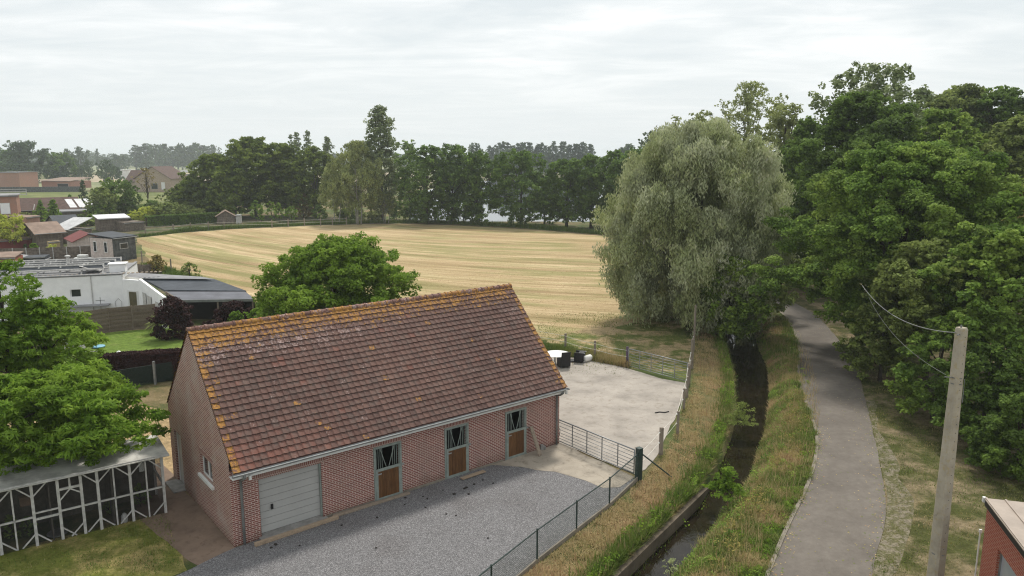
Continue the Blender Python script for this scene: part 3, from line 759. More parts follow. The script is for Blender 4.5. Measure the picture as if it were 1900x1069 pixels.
# ================================================================ steel field gates
def gate(name, A, B, h, nver, label, nrail=7):
    A = Vector(A); B = Vector(B); L = (B-A).length; ang = math.atan2(B.y-A.y, B.x-A.x)
    r = empty(name, (A.x, A.y, 0), ang, label, 'gate')
    z0 = .12
    m = MB(); m.tube([(0, 0, z0), (0, 0, z0+h), ], .027, 8); m.tube([(L, 0, z0), (L, 0, z0+h)], .027, 8)
    m.tube([(0, 0, z0+h), (L, 0, z0+h)], .03, 8); m.tube([(0, 0, z0), (L, 0, z0)], .024, 8)
    m.build('frame', M_GALV, r, smooth=True)
    for k in range(1, nver+1):
        x = L*k/(nver+1); MB().b2((x-.022, -.012, z0), (x+.022, .012, z0+h)).build('upright', M_GALV, r)
    zz = [.13, .26, .40, .55, .71, .88][:nrail]
    for q in zz:
        MB().tube([(0, .0, z0+h*q), (L, .0, z0+h*q)], .014, 5).build('rail', M_GALV, r, smooth=True)
    MB().b2((-.09, -.02, z0+.1), (-.02, .02, z0+.16)).b2((-.09, -.02, z0+h-.2), (-.02, .02, z0+h-.14)).build_each('hinge', M_ZINCD, r)
    return r
gate('field_gate', G(1036, 822), G(1176, 883), 1.02, 4, 'galvanised bar gate between the stable corner and the green corner post')
gate('field_gate', G(1166, 682), G(1274, 711), 1.10, 4, 'galvanised bar gate at the far end of the concrete yard')
M_GPAINT = simple('dark_green_paint', (.02, .04, .036), .5, .4, 0, .2)
M_OLDPOST = wood_mat('old_post_wood', (.17, .14, .11), (.30, .26, .21), axis='X', gloss=.9)
P0 = G(1184.5, 890)
r = empty('corner_post', P0, .6, 'thick dark green steel corner post at the end of the mesh fence', 'post')
MB().b2((-.11, -.11, -.05), (.11, .11, 1.36)).b2((-.12, -.12, 1.36), (.12, .12, 1.38)).build('post', M_GPAINT, r, bevel=.008)
MB().tube([(0.1, -.02, 1.12), (1.35, -.55, -.02)], .03, 6).build('brace', M_GPAINT, r)
pz = G(1167, 681); MB().tube([(0, 0, -.05), (0, 0, 1.30)], .08, 8).build('gate_post', simple('purple_post', (.12, .09, .13), .7), label='dark post with purple cap holding the far yard gate', cat='post').location = pz-Vector((.12, -.05, 0))
pz = G(1278, 713); MB().b2((-.07, -.07, -.05), (.07, .07, 1.22)).build('gate_post', M_OLDPOST, label='wooden latch post at the brook end of the far yard gate', cat='post').location = pz
# red bottle-shaped canister behind the near gate
m = MB().lathe((0, 0, 0), [(.085, 0), (.095, .03), (.095, .42), (.08, .48), (.04, .52), (.035, .58)], 12)
r = empty('red_canister', BP(15.12, .35, .035), 0, 'red cylindrical canister standing behind the near gate at the stable corner', 'canister')
m.build('body', simple('red_paint', (.33, .04, .03), .4), r, smooth=True); MB().b2((-.06, -.02, .585), (.08, .02, .64)).tube([(.05, 0, .6), (.13, 0, .45), (.1, 0, .2)], .012, 5).build('valve', M_BLACK, r)

# ================================================================ chain-link fence along the gravel
def chain_mat(name, col, cell=.07, wire=.22):
    t = NT(name); uv = t.coord('UV'); s = t.n('ShaderNodeSeparateXYZ', {'Vector': uv})
    a = t.math('FRACT', t.math('DIVIDE', t.math('ADD', s.outputs[0], s.outputs[1]), cell)); b = t.math('FRACT', t.math('DIVIDE', t.math('SUBTRACT', s.outputs[0], s.outputs[1]), cell))
    k = t.math('MAXIMUM', t.math('LESS_THAN', a, wire), t.math('LESS_THAN', b, wire))
    p = t.principled(col, .5, .4); tr = t.n('ShaderNodeBsdfTransparent').outputs[0]
    m = t.n('ShaderNodeMixShader'); t.put(m.inputs[0], k); t.t.links.new(tr, m.inputs[1]); t.t.links.new(p, m.inputs[2])
    return t.done(m.outputs[0])
M_CHAIN = chain_mat('green_wire_mesh', (.03, .085, .07), .07, .13)
fposts = [G(1130.5, 941), G(1069.5, 988), G(996.5, 1045), G(912, 1117), G(822, 1196)]
line = [P0] + fposts
r = empty('mesh_fence', P0, 0, 'low green chain-link fence with posts and top rail along the gravel yard', 'fence')
FH = 1.18
for p in fposts:
    MB().tube([p-P0+Vector((0, 0, -.05)), p-P0+Vector((0, 0, FH))], .03, 8).lathe(p-P0+Vector((0, 0, FH)), [(.036, 0), (.036, .02), (.01, .04)], 8).build('post', M_GPAINT, r)
m = MB(); m.tube([q-P0+Vector((0, 0, FH-.02)) for q in line], .022, 6); m.build('top_rail', M_GPAINT, r)
m = MB()
for a, b in zip(line[:-1], line[1:]):
    a = a-P0; b = b-P0; m.face([(a.x, a.y, .14), (b.x, b.y, .14), (b.x, b.y, FH-.03), (a.x, a.y, FH-.03)])
o = m.build('wire_mesh', M_CHAIN, r)
# unroll the mesh pattern along the fence
uvl = o.data.uv_layers[0]; s_ = 0; li = 0
for a, b in zip(line[:-1], line[1:]):
    L = (b-a).length
    for k, (uu, vv) in enumerate(((s_, .14), (s_+L, .14), (s_+L, FH), (s_, FH))): uvl.data[li+k].uv = (uu, vv)
    li += 4; s_ += L
m = MB()
for a, b in zip(line[:-1], line[1:]): m.bar(a-P0+Vector((0, 0, .05)), b-P0+Vector((0, 0, .05)), .06, .22)
m.build('kerb_board', M_KERB, r)

# ================================================================ electric rope fence along the brook
M_ROPE = simple('white_rope', (.6, .57, .5), .8); M_INS = simple('white_insulator', (.8, .8, .76), .5)
pp = [G(1226, 843), G(1257, 806), G(1268.5, 760), G(1274.5, 738), G(1277, 716), G(1283, 684), G(1287, 652)]
pl_ = ['nearest of the wooden fence posts above the brook bank', 'slim post second from the corner along the brook rope fence', 'slim post third from the corner along the brook rope fence', 'post just in front of the far gate latch on the brook fence',
       'thin stake behind the far gate latch on the brook fence', 'post beyond the far gate on the brook rope fence', 'tallest pole of the brook rope fence under the willow']
hh = [1.25, 1.15, 1.15, 1.2, 1.2, 1.9, 3.2]
tops = []
for p, l, h in zip(pp, pl_, hh):
    r = empty('fence_post', p, .4, l, 'post', 'posts of the rope fence along the brook')
    ww = .07 if h > 1.22 and h < 2 else .05
    MB().b2((-ww, -ww, -.1), (ww, ww, h)).build('stake', M_OLDPOST, r, bevel=.006)
    m = MB()
    for z in (.55, 1.02): m.lathe((-ww-.03, 0, z), [(.02, -.03), (.038, -.015), (.038, .015), (.02, .03)], 8)
    m.build_each('insulator', M_INS, r); tops.append(p)
for q, (z, lb) in enumerate(((1.02, 'upper pale rope strung along the brook fence posts'), (.55, 'lower pale rope strung along the brook fence posts'))):
    m = MB(); pts = [P0+Vector((0, 0, z+.1))]
    for p in pp:
        a = pts[-1]; b = p+Vector((-.08, 0, z)); pts.append((a+b)/2-Vector((0, 0, .04))); pts.append(b)
    m.tube(pts, .014, 5); m.build('fence_rope', M_ROPE, label=lb, cat='rope')
pq = [G(1049, 652), G(1103.5, 667)]
for p, l in zip(pq, ('wooden post in tall grass behind the white garden table', 'wooden post in the grass behind the tipped black chair')):
    MB().b2((-.07, -.07, -.05), (.07, .07, 1.25)).build('fence_post', M_OLDPOST, label=l, cat='post', bevel=.01).location = p
for z, lb in ((1.1, 'upper pale wire between the posts behind the garden table'), (.7, 'lower pale wire between the posts behind the garden table')):
    m = MB(); pts = [Vector((-1, 53.5, z))]
    for p in pq + [G(1164, 681)]:
        b = p+Vector((-.08, -.07, z)); pts.append((pts[-1]+b)/2-Vector((0, 0, .06))); pts.append(b)
    m.tube(pts, .012, 4); m.build('fence_wire', M_ROPE, label=lb, cat='wire')

# ================================================================ garden table and wicker chairs
M_TABLE = simple('white_table', (.82, .81, .78), .4, .4, 0, .03); M_WICK = simple('black_wicker', (.014, .014, .016), .6, .4, 0, .3, 12, .5, 70)
tb = G(1033, 678); tb.z = .035
r = empty('garden_table', tb, .3, 'round white garden table on the concrete yard by the stable roof edge', 'table')
MB().lathe((0, 0, .70), [(.80, 0), (.84, .015), (.84, .035), (.82, .045)], 40).build('tabletop', M_TABLE, r)
for k in range(4):
    t = math.pi/4+k*math.pi/2
    MB().tube([(.17*math.cos(t), .17*math.sin(t), .70), (.16*math.cos(t), .16*math.sin(t), .2), (.3*math.cos(t), .3*math.sin(t), 0)], .028, 6).build('leg', M_GALV, r)
def wicker(name, loc, rz, label, rx=0.0):
    r = empty(name, loc, rz, label, 'chair'); r.rotation_euler = (rx, 0, rz)
    MB().b2((-.29, -.28, .30), (.29, .28, .44)).build('seat', M_WICK, r, bevel=.03)
    m = MB(); m.box((0, .30, .66), (.62, .07, .78), 0, 0, Matrix.Rotation(-.16, 3, 'X')); m.build('backrest', M_WICK, r, bevel=.03)
    for s in (-1, 1): MB().b2((s*.31-.04, -.30, .06), (s*.31+.04, .27, .64)).b2((s*.31-.055, -.31, .64), (s*.31+.055, .27, .68)).build('armrest', M_WICK, r, bevel=.015)
    m = MB(); m.b2((-.27, -.30, .07), (.27, -.26, .30)); m.b2((-.27, .24, .07), (.27, .28, .30)); m.build_each('skirt', M_WICK, r)
    for sx in (-1, 1):
        for sy in (-1, 1): MB().tube([(sx*.3, sy*.27, .08), (sx*.3, sy*.27, 0)], .022, 6).build('leg', M_GALV, r)
    return r
c1 = G(1046, 682); c1.z = .035
wicker('wicker_chair', c1, math.radians(200), 'upright black wicker armchair with mint cushion beside the white table')
m = MB(); m.lathe((0, 0, 0), [(.02, -.06), (.14, -.055), (.20, -.02), (.20, .02), (.14, .055), (.02, .06)], 4)
cu_ = m.build('cushion', simple('mint_fabric', (.52, .68, .62), .9), label='mint green square cushion propped in the upright wicker chair', cat='cushion', smooth=False)
cu_.location = c1+Vector((-.06, -.10, .60)); cu_.rotation_euler = (math.radians(62), math.radians(8), math.radians(20))
c2 = G(1074, 673); c2.z = .035
wicker('wicker_chair', c2+Vector((-.35, .1, .33)), math.radians(75), 'black wicker armchair tipped over on its side by the white sack', math.radians(-88)).location = c2+Vector((.42, -.02, .36))
m = MB(); m.tube([(-.38, 0, .2), (-.33, 0, .2), (.28, 0, .2), (.36, 0, .2)], [.12, .21, .21, .1], 12)
o = m.build('white_sack', simple('white_sack_cloth', (.8, .79, .75), .8), label='plump white sack lying beside the tipped black chair', cat='sack', smooth=True)
o.location = G(1090, 671)+Vector((0, 0, .02)); o.rotation_euler = (0, 0, .75)
m = MB().b2((-.02, -.22, 0), (.02, .22, .05)); o = m.build('white_slat', M_TABLE, label='short white slat sticking up beside the wicker chair back', cat='slat'); o.location = c1+Vector((.33, .62, .55)); o.rotation_euler = (-.9, 0, -.6)  # a plain short white slat, set at a slant
MB().tube([(0, 0, 0), (0, 0, .62)], .025, 6).build('stake', M_GALV, label='thin metal stake holding the white slat near the table', cat='stake').location = c1+Vector((.33, .62, .02))

# ================================================================ dark clods on the gravel
clm = MB(); bm = bmesh.new(); bmesh.ops.create_icosphere(bm, subdivisions=1, radius=.07)
for v in bm.verts: v.co *= random.uniform(.6, 1.2); v.co.z *= .55
clod = bpy.data.meshes.new('clod'); bm.to_mesh(clod); bm.free(); clod.materials.append(simple('dark_clod', (.035, .03, .026), .9))
cp = [(503, 1018), (556, 1014), (512, 1012), (634, 976), (752, 925), (785, 923), (793, 927), (790, 943), (828, 955), (846, 958), (698, 1018), (880, 900), (896, 892), (915, 898), (865, 906), (862, 908), (700, 962), (843, 918), (822, 911), (905, 1000), (751, 938), (870, 918)]
for k, (x, y) in enumerate(cp):
    o = bpy.data.objects.new('clod', clod); COL.objects.link(o); props(o, 'small dark clod lying loose on the grey gravel', 'clod', 'dark clods on the gravel')
    p = G(x, y); o.location = (p.x, p.y, .035); o.rotation_euler = (0, 0, k*1.3); s = random.uniform(.5, 1.0); o.scale = (s*1.3, s, s)

m = MB(); m.tube([(-.35, 0, .03), (-.1, .12, .03), (.15, .05, .03), (.4, .2, .03)], .03, 6); o = m.build('scrap_hose', M_BLACK, label='short bent black hose lying on the concrete yard', cat='hose'); o.location = G(1228, 768)+Vector((0, 0, .03))
# ================================================================ utility pole with its cable
M_POLE = concrete_mat('pole_concrete', (.40, .36, .29), (.38, .29, .12), 1.3)
pb = Vector((12.35, 20.0, 0))
r = empty('utility_pole', pb, .35, 'tall square concrete utility pole beside the asphalt path', 'utility pole')
m = MB(); h = 8.45; r0, r1 = .19, .125
sec = lambda q, z: [(q*.72, -q, z), (q, -q*.72, z), (q, q*.72, z), (q*.72, q, z), (-q*.72, q, z), (-q, q*.72, z), (-q, -q*.72, z), (-q*.72, -q, z)]
zz = [-.3, 2, 4, 6, h-.05, h]; rings = [sec(r0+(r1-r0)*max(z, 0)/h-(.02 if z == h else 0), z) for z in zz]
i0 = 0
for ring in rings: m.v += ring
for k in range(len(rings)-1):
    for j in range(8): m.f.append((k*8+j, k*8+(j+1) % 8, k*8+8+(j+1) % 8, k*8+8+j)); m.a.append(0)
m.f.append(tuple((len(rings)-1)*8+j for j in range(8))); m.a.append(0)
m.build('shaft', M_POLE, r)
m = MB()
for k in range(26):
    z = 8.2-k*.25; q = r0+(r1-r0)*z/h
    m.box((0, -q-.001, z), (.022, .006, .022))
m.build_each('step_hole', M_BLACK, r)
m = MB().tube([(-.03, 0, h), (-.03, 0, h+.07)], .025, 6).tube([(-.14, -.05, 8.28), (-.26, -.1, 8.28)], .02, 5); m.build_each('cap_fitting', M_ZINCD, r)
m = MB()
for z in (7.02, 6.85, 1.75): m.lathe((0, 0, z), [((r0+(r1-r0)*z/h)*1.02+.012, 0), ((r0+(r1-r0)*z/h)*1.02+.012, .03)], 12)
m.tube([(-.16, 0, 7.04), (-.42, .03, 7.08)], .015, 5)
m.tube([(.1, -.17, 7.0), (.17, -.12, 6.6), (.08, -.19, 6.35)], .011, 5)
m.build_each('band_clamp', M_ZINCD, r)
def cable(a, b, sag, rad, label):
    m = MB(); pts = []
    for k in range(17):
        t = k/16; q = a.lerp(b, t); q.z -= sag*4*t*(1-t); pts.append(q)
    m.tube(pts, rad, 5); m.build('overhead_cable', M_GALV if rad > .1 else M_ZINCD, label=label, cat='cable', smooth=True)
e1 = G(1600, 530, 6.5); cable(pb+Vector((-.15, 0, 8.3)), e1, .55, .015, 'thick grey cable sagging from the pole top into the trees')
cable(pb+Vector((-.3, 0, 7.1)), G(1610, 548, 5.4), .5, .006, 'thin dark wire below the thick cable at the pole')

# ================================================================ brick outbuilding at the lower right
M_BRICKR = brick_mat('orange_red_brick', (.30, .065, .04), (.36, .09, .055), (.42, .24, .18), stainamt=.1)
M_SEAM = simple('beige_seamed_roof', (.36, .30, .25), .6, .4, 0, .12, 1.5)
oc = Vector((13.88, 20.5, 0)); yaw = math.atan2(-.27, .96)
r = empty('brick_outbuilding', oc, yaw, 'red brick outbuilding with beige seamed roof in the lower right corner', 'outbuilding')
RH = 3.2
ops_ = [(1.15, 2.6, .95, 2.25)]
m, _ = wall_open(5.5, lambda x: RH-.22, ops_, .3, lambda x, y, z: (.06+y, -.05-x, z)); m.build('wall', M_BRICKR, r)
m, _ = wall_open(6.0, lambda x: RH-.22, [], .3, lambda x, y, z: (.06+x, -.052-y, z)); m.build('rear_wall', M_BRICKR, r)
m = MB(); m.b2((.0, -5.6, RH-.22), (6.1, .0, RH-.03)); m.build('fascia', simple('black_fascia', (.014, .014, .014), .5), r)
m = MB(); m.b2((-.02, -5.62, RH-.03), (6.12, .02, RH))
for k in range(12): m.b2((.0+k*.5, -5.6, RH), (.05+k*.5, .01, RH+.035))
m.build('roof', M_SEAM, r)
y0, y1, z0, z1 = -1.20, -2.65, .95, 2.25
m = MB(); m.b2((.13, y0, z0), (.2, y0-.09, z1)); m.b2((.13, y1, z0), (.2, y1+.09, z1)); m.b2((.133, y0-.09, z1-.09), (.197, y1+.09, z1)); m.b2((.133, y0-.09, z0), (.197, y1+.09, z0+.09)); wn_ = m.build('window', M_ZINCD, r)
m = MB(); m.b2((.15, y0-.08, z0+.08), (.17, y1+.08, z1-.08)); m.build('pane', simple('sky_grey_pane', (.35, .38, .42), .1, .6, 0, .05), wn_)
m = MB().tube([(-.02, .02, 2.1), (-.02, .02, .4)], .022, 6).b2((-.05, -.01, 2.1), (.02, .06, 2.2)).b2((-.06, -.03, RH-.12), (.02, .07, RH+.03)); m.build_each('white_pipe', M_WHITE, r)
# ================================================================ foliage
LEAF = {
 'maple':  leaf_mat('leaf_maple', [(0, (.020, .034, .010)), (.45, (.045, .075, .018)), (.8, (.085, .13, .028)), (1, (.14, .185, .045))], .28),
 'dark':   leaf_mat('leaf_dark', [(0, (.014, .023, .008)), (.5, (.030, .049, .013)), (1, (.068, .10, .026))], .30, gain=3.4, bl=.75),
 'olive':  leaf_mat('leaf_olive', [(0, (.028, .034, .014)), (.5, (.060, .078, .026)), (1, (.125, .145, .050))], .26),
 'bright': leaf_mat('leaf_bright', [(0, (.040, .070, .012)), (.5, (.085, .145, .022)), (1, (.17, .235, .04))], .30, gain=1.75),
 'gled':   leaf_mat('leaf_feather', [(0, (.034, .064, .010)), (.5, (.074, .128, .018)), (1, (.15, .205, .035))], .34, gain=2.15),
 'willow': leaf_mat('leaf_willow', [(0, (.07, .078, .040)), (.45, (.145, .165, .082)), (.8, (.215, .24, .13)), (1, (.27, .30, .185))], .26, .6, .12, gain=2.6, bl=.9),
 'birch':  leaf_mat('leaf_birch', [(0, (.045, .052, .024)), (.5, (.085, .098, .045)), (1, (.14, .155, .075))], .26),
 'poplar': leaf_mat('leaf_poplar', [(0, (.030, .040, .020)), (.5, (.058, .075, .036)), (1, (.11, .13, .07))], .22, .5, .35),
 'beech':  leaf_mat('leaf_beech', [(0, (.018, .026, .008)), (.5, (.040, .056, .014)), (1, (.095, .115, .026))], .34, gain=3.3),
 'alder':  leaf_mat('leaf_alder', [(0, (.012, .021, .007)), (.5, (.026, .044, .012)), (1, (.056, .085, .022))], .30, gain=3.9, bl=.75),
 'purple': leaf_mat('leaf_purple', [(0, (.016, .008, .010)), (.5, (.035, .016, .020)), (1, (.085, .042, .048))], .15, gain=1.1),
 'rust':   leaf_mat('leaf_rust', [(0, (.035, .030, .012)), (.5, (.075, .060, .024)), (1, (.14, .115, .045))], .2),
 'spruce': leaf_mat('leaf_spruce', [(0, (.014, .022, .014)), (.5, (.028, .042, .026)), (1, (.06, .08, .05))], .12),
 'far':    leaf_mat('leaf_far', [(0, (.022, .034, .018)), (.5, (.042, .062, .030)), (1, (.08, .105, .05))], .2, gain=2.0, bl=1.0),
 'yellow': leaf_mat('leaf_yellowgreen', [(0, (.07, .085, .016)), (.5, (.15, .17, .03)), (1, (.26, .27, .06))], .3),
}
def bark_mat(name, col):
    t = NT(name); n = t.noise(t.coord('Object', scale=(9, 9, 1.6)), 1.5, 5, .7)
    c = t.ramp(n, [(.3, tuple(x*.45 for x in col)), (.7, tuple(x*1.3 for x in col))])
    return t.done(t.principled(c, .95, .1, 0, t.bump(n, .8, .05)))
M_BARK = bark_mat('bark', (.075, .062, .048)); M_BARKB = bark_mat('birch_bark', (.34, .33, .30)); M_BARKG = bark_mat('grey_bark', (.17, .16, .14))

def unit(rng, n, up=0.0):
    d = rng.normal(size=(n, 3)); d[:, 2] += up; return d/np.linalg.norm(d, axis=1, keepdims=True)
PROF = {
 'round': lambda t: np.sqrt(np.clip(1-(2*t-1)**2, 0.02, 1)),
 'dome': lambda t: np.sqrt(np.clip(1-t**2.2, 0.03, 1))*(.86+.14*np.clip(t/.25, 0, 1)),
 'egg': lambda t: np.sqrt(np.clip(1-(np.abs(t-.38)/np.where(t > .38, .62, .42))**2, .02, 1)),
 'cone': lambda t: np.clip(1.02-t, .04, 1)**.85*np.clip(.55+t*4, 0, 1),
 'column': lambda t: np.clip(np.sin(np.pi*np.clip(t*.9+.08, 0, 1)), .05, 1)**.6,
 'spread': lambda t: np.clip(.55+.45*np.sin(np.pi*np.clip(t, 0, 1)), .1, 1)*np.where(t > .8, np.clip((1.12-t)/.32, .2, 1), 1),
}
def leaf_quads(rng, P, Nn, ll, lw, droop, shape=0):
    n = len(P)
    Nn = Nn/np.maximum(np.linalg.norm(Nn, axis=1, keepdims=True), 1e-6)
    A = rng.normal(size=(n, 3)); A -= Nn*np.sum(A*Nn, 1, keepdims=True); A /= np.maximum(np.linalg.norm(A, axis=1, keepdims=True), 1e-6)
    if droop: A = A*(1-droop)+np.array([0, 0, -1.0])*droop; A /= np.linalg.norm(A, axis=1, keepdims=True)
    B = np.cross(Nn, A); B /= np.maximum(np.linalg.norm(B, axis=1, keepdims=True), 1e-6)
    s = rng.uniform(.65, 1.3, (n, 1)); L = A*ll*s; W = B*lw*.5*s
    V = np.stack([P-L*.5, P-L*.02+W, P+L*.5, P-L*.02-W], 1)
    return V.reshape(-1, 3)
def crown_mesh(name, mat, H, hb, R, prof='round', lobes=36, sub=13, lr=.35, sr=.34, leaf=(.2, .14), cov=1.1, droop=0.0, flat=.75, up=.35, gaps=0.0, seed=1, hang=0.0, wob=.18, ell=1.0, core=.22):
    rng = np.random.default_rng(seed); pf = PROF[prof]
    P_, N_, K_ = [], [], []; tips = []
    for i in range(lobes):
        t = ((i+.5)/lobes)**.9 if prof != 'cone' else ((i+.5)/lobes)
        t = float(np.clip(t+rng.uniform(-.5, .5)/lobes*2, .02, .98))
        pr = float(pf(np.array(t))); ang = i*2.39996+rng.uniform(-.5, .5)
        q = rng.uniform(.62, .86) if rng.random() > core else rng.uniform(.0, .45)
        l_r = R*lr*rng.uniform(.7, 1.25)*(.5+.5*pr)
        rad = max(0, R*pr*(1+wob*rng.uniform(-1, 1))-l_r*.75)*q/.74
        c = np.array([math.cos(ang)*rad*ell, math.sin(ang)*rad, hb+(H-hb)*t])
        c[2] = min(c[2], H-l_r*.7); tips.append((c, l_r))
        tone = rng.uniform(-.14, .14)
        D = unit(rng, sub, up)
        for d in D:
            if gaps and rng.random() < gaps: continue
            sc = c+d*l_r*rng.uniform(.25, 1.05)**.6*np.array([1, 1, .9]); s_r = l_r*sr*rng.uniform(.7, 1.35)
            n = max(3, int(cov*2*math.pi*s_r**2/(.5*leaf[0]*leaf[1])))
            e = unit(rng, n, .35); p = sc+e*(s_r*rng.uniform(.45, 1.08, (n, 1)))*np.array([1, 1, flat])
            if hang: p[:, 2] -= hang*s_r*rng.uniform(0, 1.6, n)**1.5
            P_.append(p); N_.append(e*.55+np.array([0, 0, .5])+rng.normal(size=(n, 3))*.5)
            K_.append(np.clip(.42+tone+rng.uniform(-.13, .13)+rng.normal(size=n)*.13, 0, 1))
    P = np.concatenate(P_); N = np.concatenate(N_); K = np.concatenate(K_)
    P[:, 2] = np.maximum(P[:, 2], .12)
    V = leaf_quads(rng, P, N, leaf[0], leaf[1], droop)
    me = np_mesh(name, V, np.arange(len(V)).reshape(-1, 4), K, mat)
    return me, tips
def trunk_mb(H, hb, r0, tips, seed, limbs=9, lean=0.0, multi=1):
    rnd = random.Random(seed); m = MB()
    for s in range(multi):
        ox = 0 if multi == 1 else .5*math.cos(s*2.4); oy = 0 if multi == 1 else .5*math.sin(s*2.4)
        top = hb+(H-hb)*.72; pts = []; k = 7
        for j in range(k):
            t = j/(k-1); pts.append((ox*(1+2*t)+lean*t*t+rnd.uniform(-.02, .02)*H*t*.6, oy*(1+2*t)+rnd.uniform(-.02, .02)*H*t*.6, -.1+top*t))
        m.tube(pts, [r0*(1.25 if j == 0 else 1-.8*j/(k-1)) for j in range(k)], 8)
        for c, l in rnd.sample(tips, min(limbs, len(tips))):
            t0 = rnd.uniform(.3, .85); f = t0*(k-1); a = Vector(pts[int(f)]).lerp(Vector(pts[min(int(f)+1, k-1)]), f-int(f))
            if c[2] < a.z-.3: a.z = max(c[2]*.8, .4)
            b = Vector(c); mid = (a+b)/2+Vector((0, 0, .12*(b-a).length))
            rr = r0*(.5-.35*t0)+.01; m.tube([a, mid, b], [rr, rr*.65, rr*.25], 5)
    return m
TREES = 0
def tree(label, mat, loc, H, hb, R, r0=None, off=None, bark=None, limbs=9, multi=1, lean=0.0, group=None, name='tree', cat='tree', seed=None, ell=1.0, rz=0.0, **kw):
    global TREES; TREES += 1; seed = seed or TREES*7+3
    r = empty(name, (loc[0], loc[1], 0), rz, label, cat, group)
    me, tips = crown_mesh('crown', LEAF[mat], H, hb, R, seed=seed, ell=ell, **kw)
    if off:
        co_ = np.empty(len(me.vertices)*3, np.float32); me.vertices.foreach_get('co', co_); co_ = co_.reshape(-1, 3); co_[:, 0] += off[0]; co_[:, 1] += off[1]; me.vertices.foreach_set('co', co_.ravel()); tips = [(c+np.array([off[0], off[1], 0]), l) for c, l in tips]
    mesh_obj('crown', me, r)
    trunk_mb(H, hb, r0 or .02*H+.05, tips, seed, limbs, lean, multi).build('trunk', bark or M_BARK, r, smooth=True)
    return r
def ptree(label, mat, px, Y, top, hw, low=None, **kw):
    """tree whose axis, distance, top and half width were surveyed from the photograph"""
    H = ZAT(top, Y); R = hw/PPM(Y, H*.6); hb = ZAT(low, Y) if low else H*.2
    return tree(label, mat, (XAT(px, Y, H*.6), Y), H, max(.1, hb), R, **kw)

# ---- the big pale willow and its neighbours by the brook
NEAR = dict(leaf=(.20, .15)); MID = dict(leaf=(.30, .22))
ptree('huge silvery willow spreading over the brook at the field corner', 'willow', 1292, 58.5, 230, 172, 585, prof='egg', lobes=96, sub=24, lr=.26, sr=.28, leaf=(.30, .09), cov=1.05, droop=.6, flat=.95, hang=.95, up=.35, r0=.5, limbs=16, wob=.10, core=.15)
ptree('dark green elder bush hanging over the brook under the willow', 'maple', 1358, 53.5, 478, 66, 652, prof='egg', lobes=54, sub=14, lr=.34, sr=.36, leaf=(.22, .16), cov=1.1, flat=.7, r0=.12)
ptree('grey-green shrub between the willow and the shaded path bend', 'olive', 1432, 61, 430, 52, 575, prof='egg', lobes=24, sub=12, lr=.36, leaf=(.24, .12), droop=.3, hang=.4, r0=.15)
ptree('dark leaning tree closing the path tunnel behind the willow', 'dark', 1452, 72, 380, 70, 520, prof='dome', lobes=26, sub=12, leaf=(.28, .2), r0=.25)
# ---- woodland right of the path
ptree('big bright green maple with layered crown overhanging the path bend', 'maple', 1672, 47.5, 272, 200, 612, prof='egg', lobes=96, sub=18, lr=.24, sr=.34, leaf=(.185, .135), cov=1.1, flat=.6, up=.5, r0=.42, limbs=14, seed=11)
ptree('dark oak crown rising behind the bright maple', 'dark', 1590, 69, 178, 138, 460, prof='dome', lobes=70, sub=15, lr=.27, leaf=(.30, .22), flat=.65, up=.45, r0=.45)
ptree('tall sparse poplar poking above the dark oak', 'poplar', 1612, 82, 122, 98, 300, prof='round', lobes=80, sub=11, lr=.24, sr=.34, leaf=(.40, .30), cov=.7, gaps=.2, flat=.9, r0=.35, limbs=20)
ptree('medium green rounded tree right of the dark oak', 'maple', 1740, 66, 206, 85, 420, prof='egg', lobes=50, sub=14, lr=.3, leaf=(.30, .22), flat=.6, up=.5)
ptree('dusky green treetop second from the right edge on the skyline', 'olive', 1775, 88, 163, 92, 340, prof='dome', lobes=50, sub=13, leaf=(.36, .26), flat=.65)
ptree('dark rounded treetop on the skyline near the right edge', 'dark', 1848, 84, 164, 60, 330, prof='round', lobes=50, sub=13, leaf=(.36, .26), flat=.6)
ptree('broad green tree cut by the far right side below the skyline', 'olive', 1878, 64, 222, 100, 420, prof='dome', lobes=60, sub=14, leaf=(.30, .22), flat=.6, up=.5)
ptree('tall tree at the far right side on the skyline', 'dark', 1925, 80, 178, 60, 330, prof='round', lobes=28, sub=12, leaf=(.36, .26))
ptree('rusty brown-green tree against the far right side', 'rust', 1898, 54, 345, 62, 520, prof='egg', lobes=30, sub=14, leaf=(.26, .19), flat=.6)
ptree('deep green tree filling the gap between willow and dark oak', 'dark', 1492, 78, 222, 62, 430, prof='dome', lobes=56, sub=13, leaf=(.32, .24), flat=.65)
ptree('olive tinted elder leaning out below the maple', 'olive', 1730, 40, 452, 112, 640, prof='egg', lobes=70, sub=17, lr=.26, leaf=(.19, .14), cov=1.1, flat=.55, up=.5, r0=.2)
ptree('low leafy shrub at the verge under the maple', 'olive', 1640, 42.5, 560, 78, 690, prof='dome', lobes=34, sub=15, lr=.3, leaf=(.2, .15), flat=.6, up=.45, r0=.12)
ptree('green maple near the right edge behind the pole top', 'maple', 1868, 36.5, 422, 125, 660, prof='egg', lobes=74, sub=17, lr=.26, leaf=(.19, .145), cov=1.1, flat=.55, up=.5, r0=.25)
ptree('mid green hazel shrub left of the pole shaft', 'maple', 1742, 36, 590, 80, 775, prof='dome', lobes=40, sub=15, lr=.29, leaf=(.17, .13), flat=.6, up=.45, r0=.12)
ptree('dark green shrub right behind the pole shaft', 'dark', 1832, 33, 640, 100, 830, prof='dome', lobes=46, sub=15, lr=.28, leaf=(.16, .12), flat=.65, up=.4, r0=.14)
ptree('very dark holly bush above the brick outbuilding roof', 'dark', 1898, 29.0, 735, 82, 905, prof='dome', lobes=42, sub=15, lr=.28, leaf=(.13, .09), flat=.75, up=.35, r0=.12)
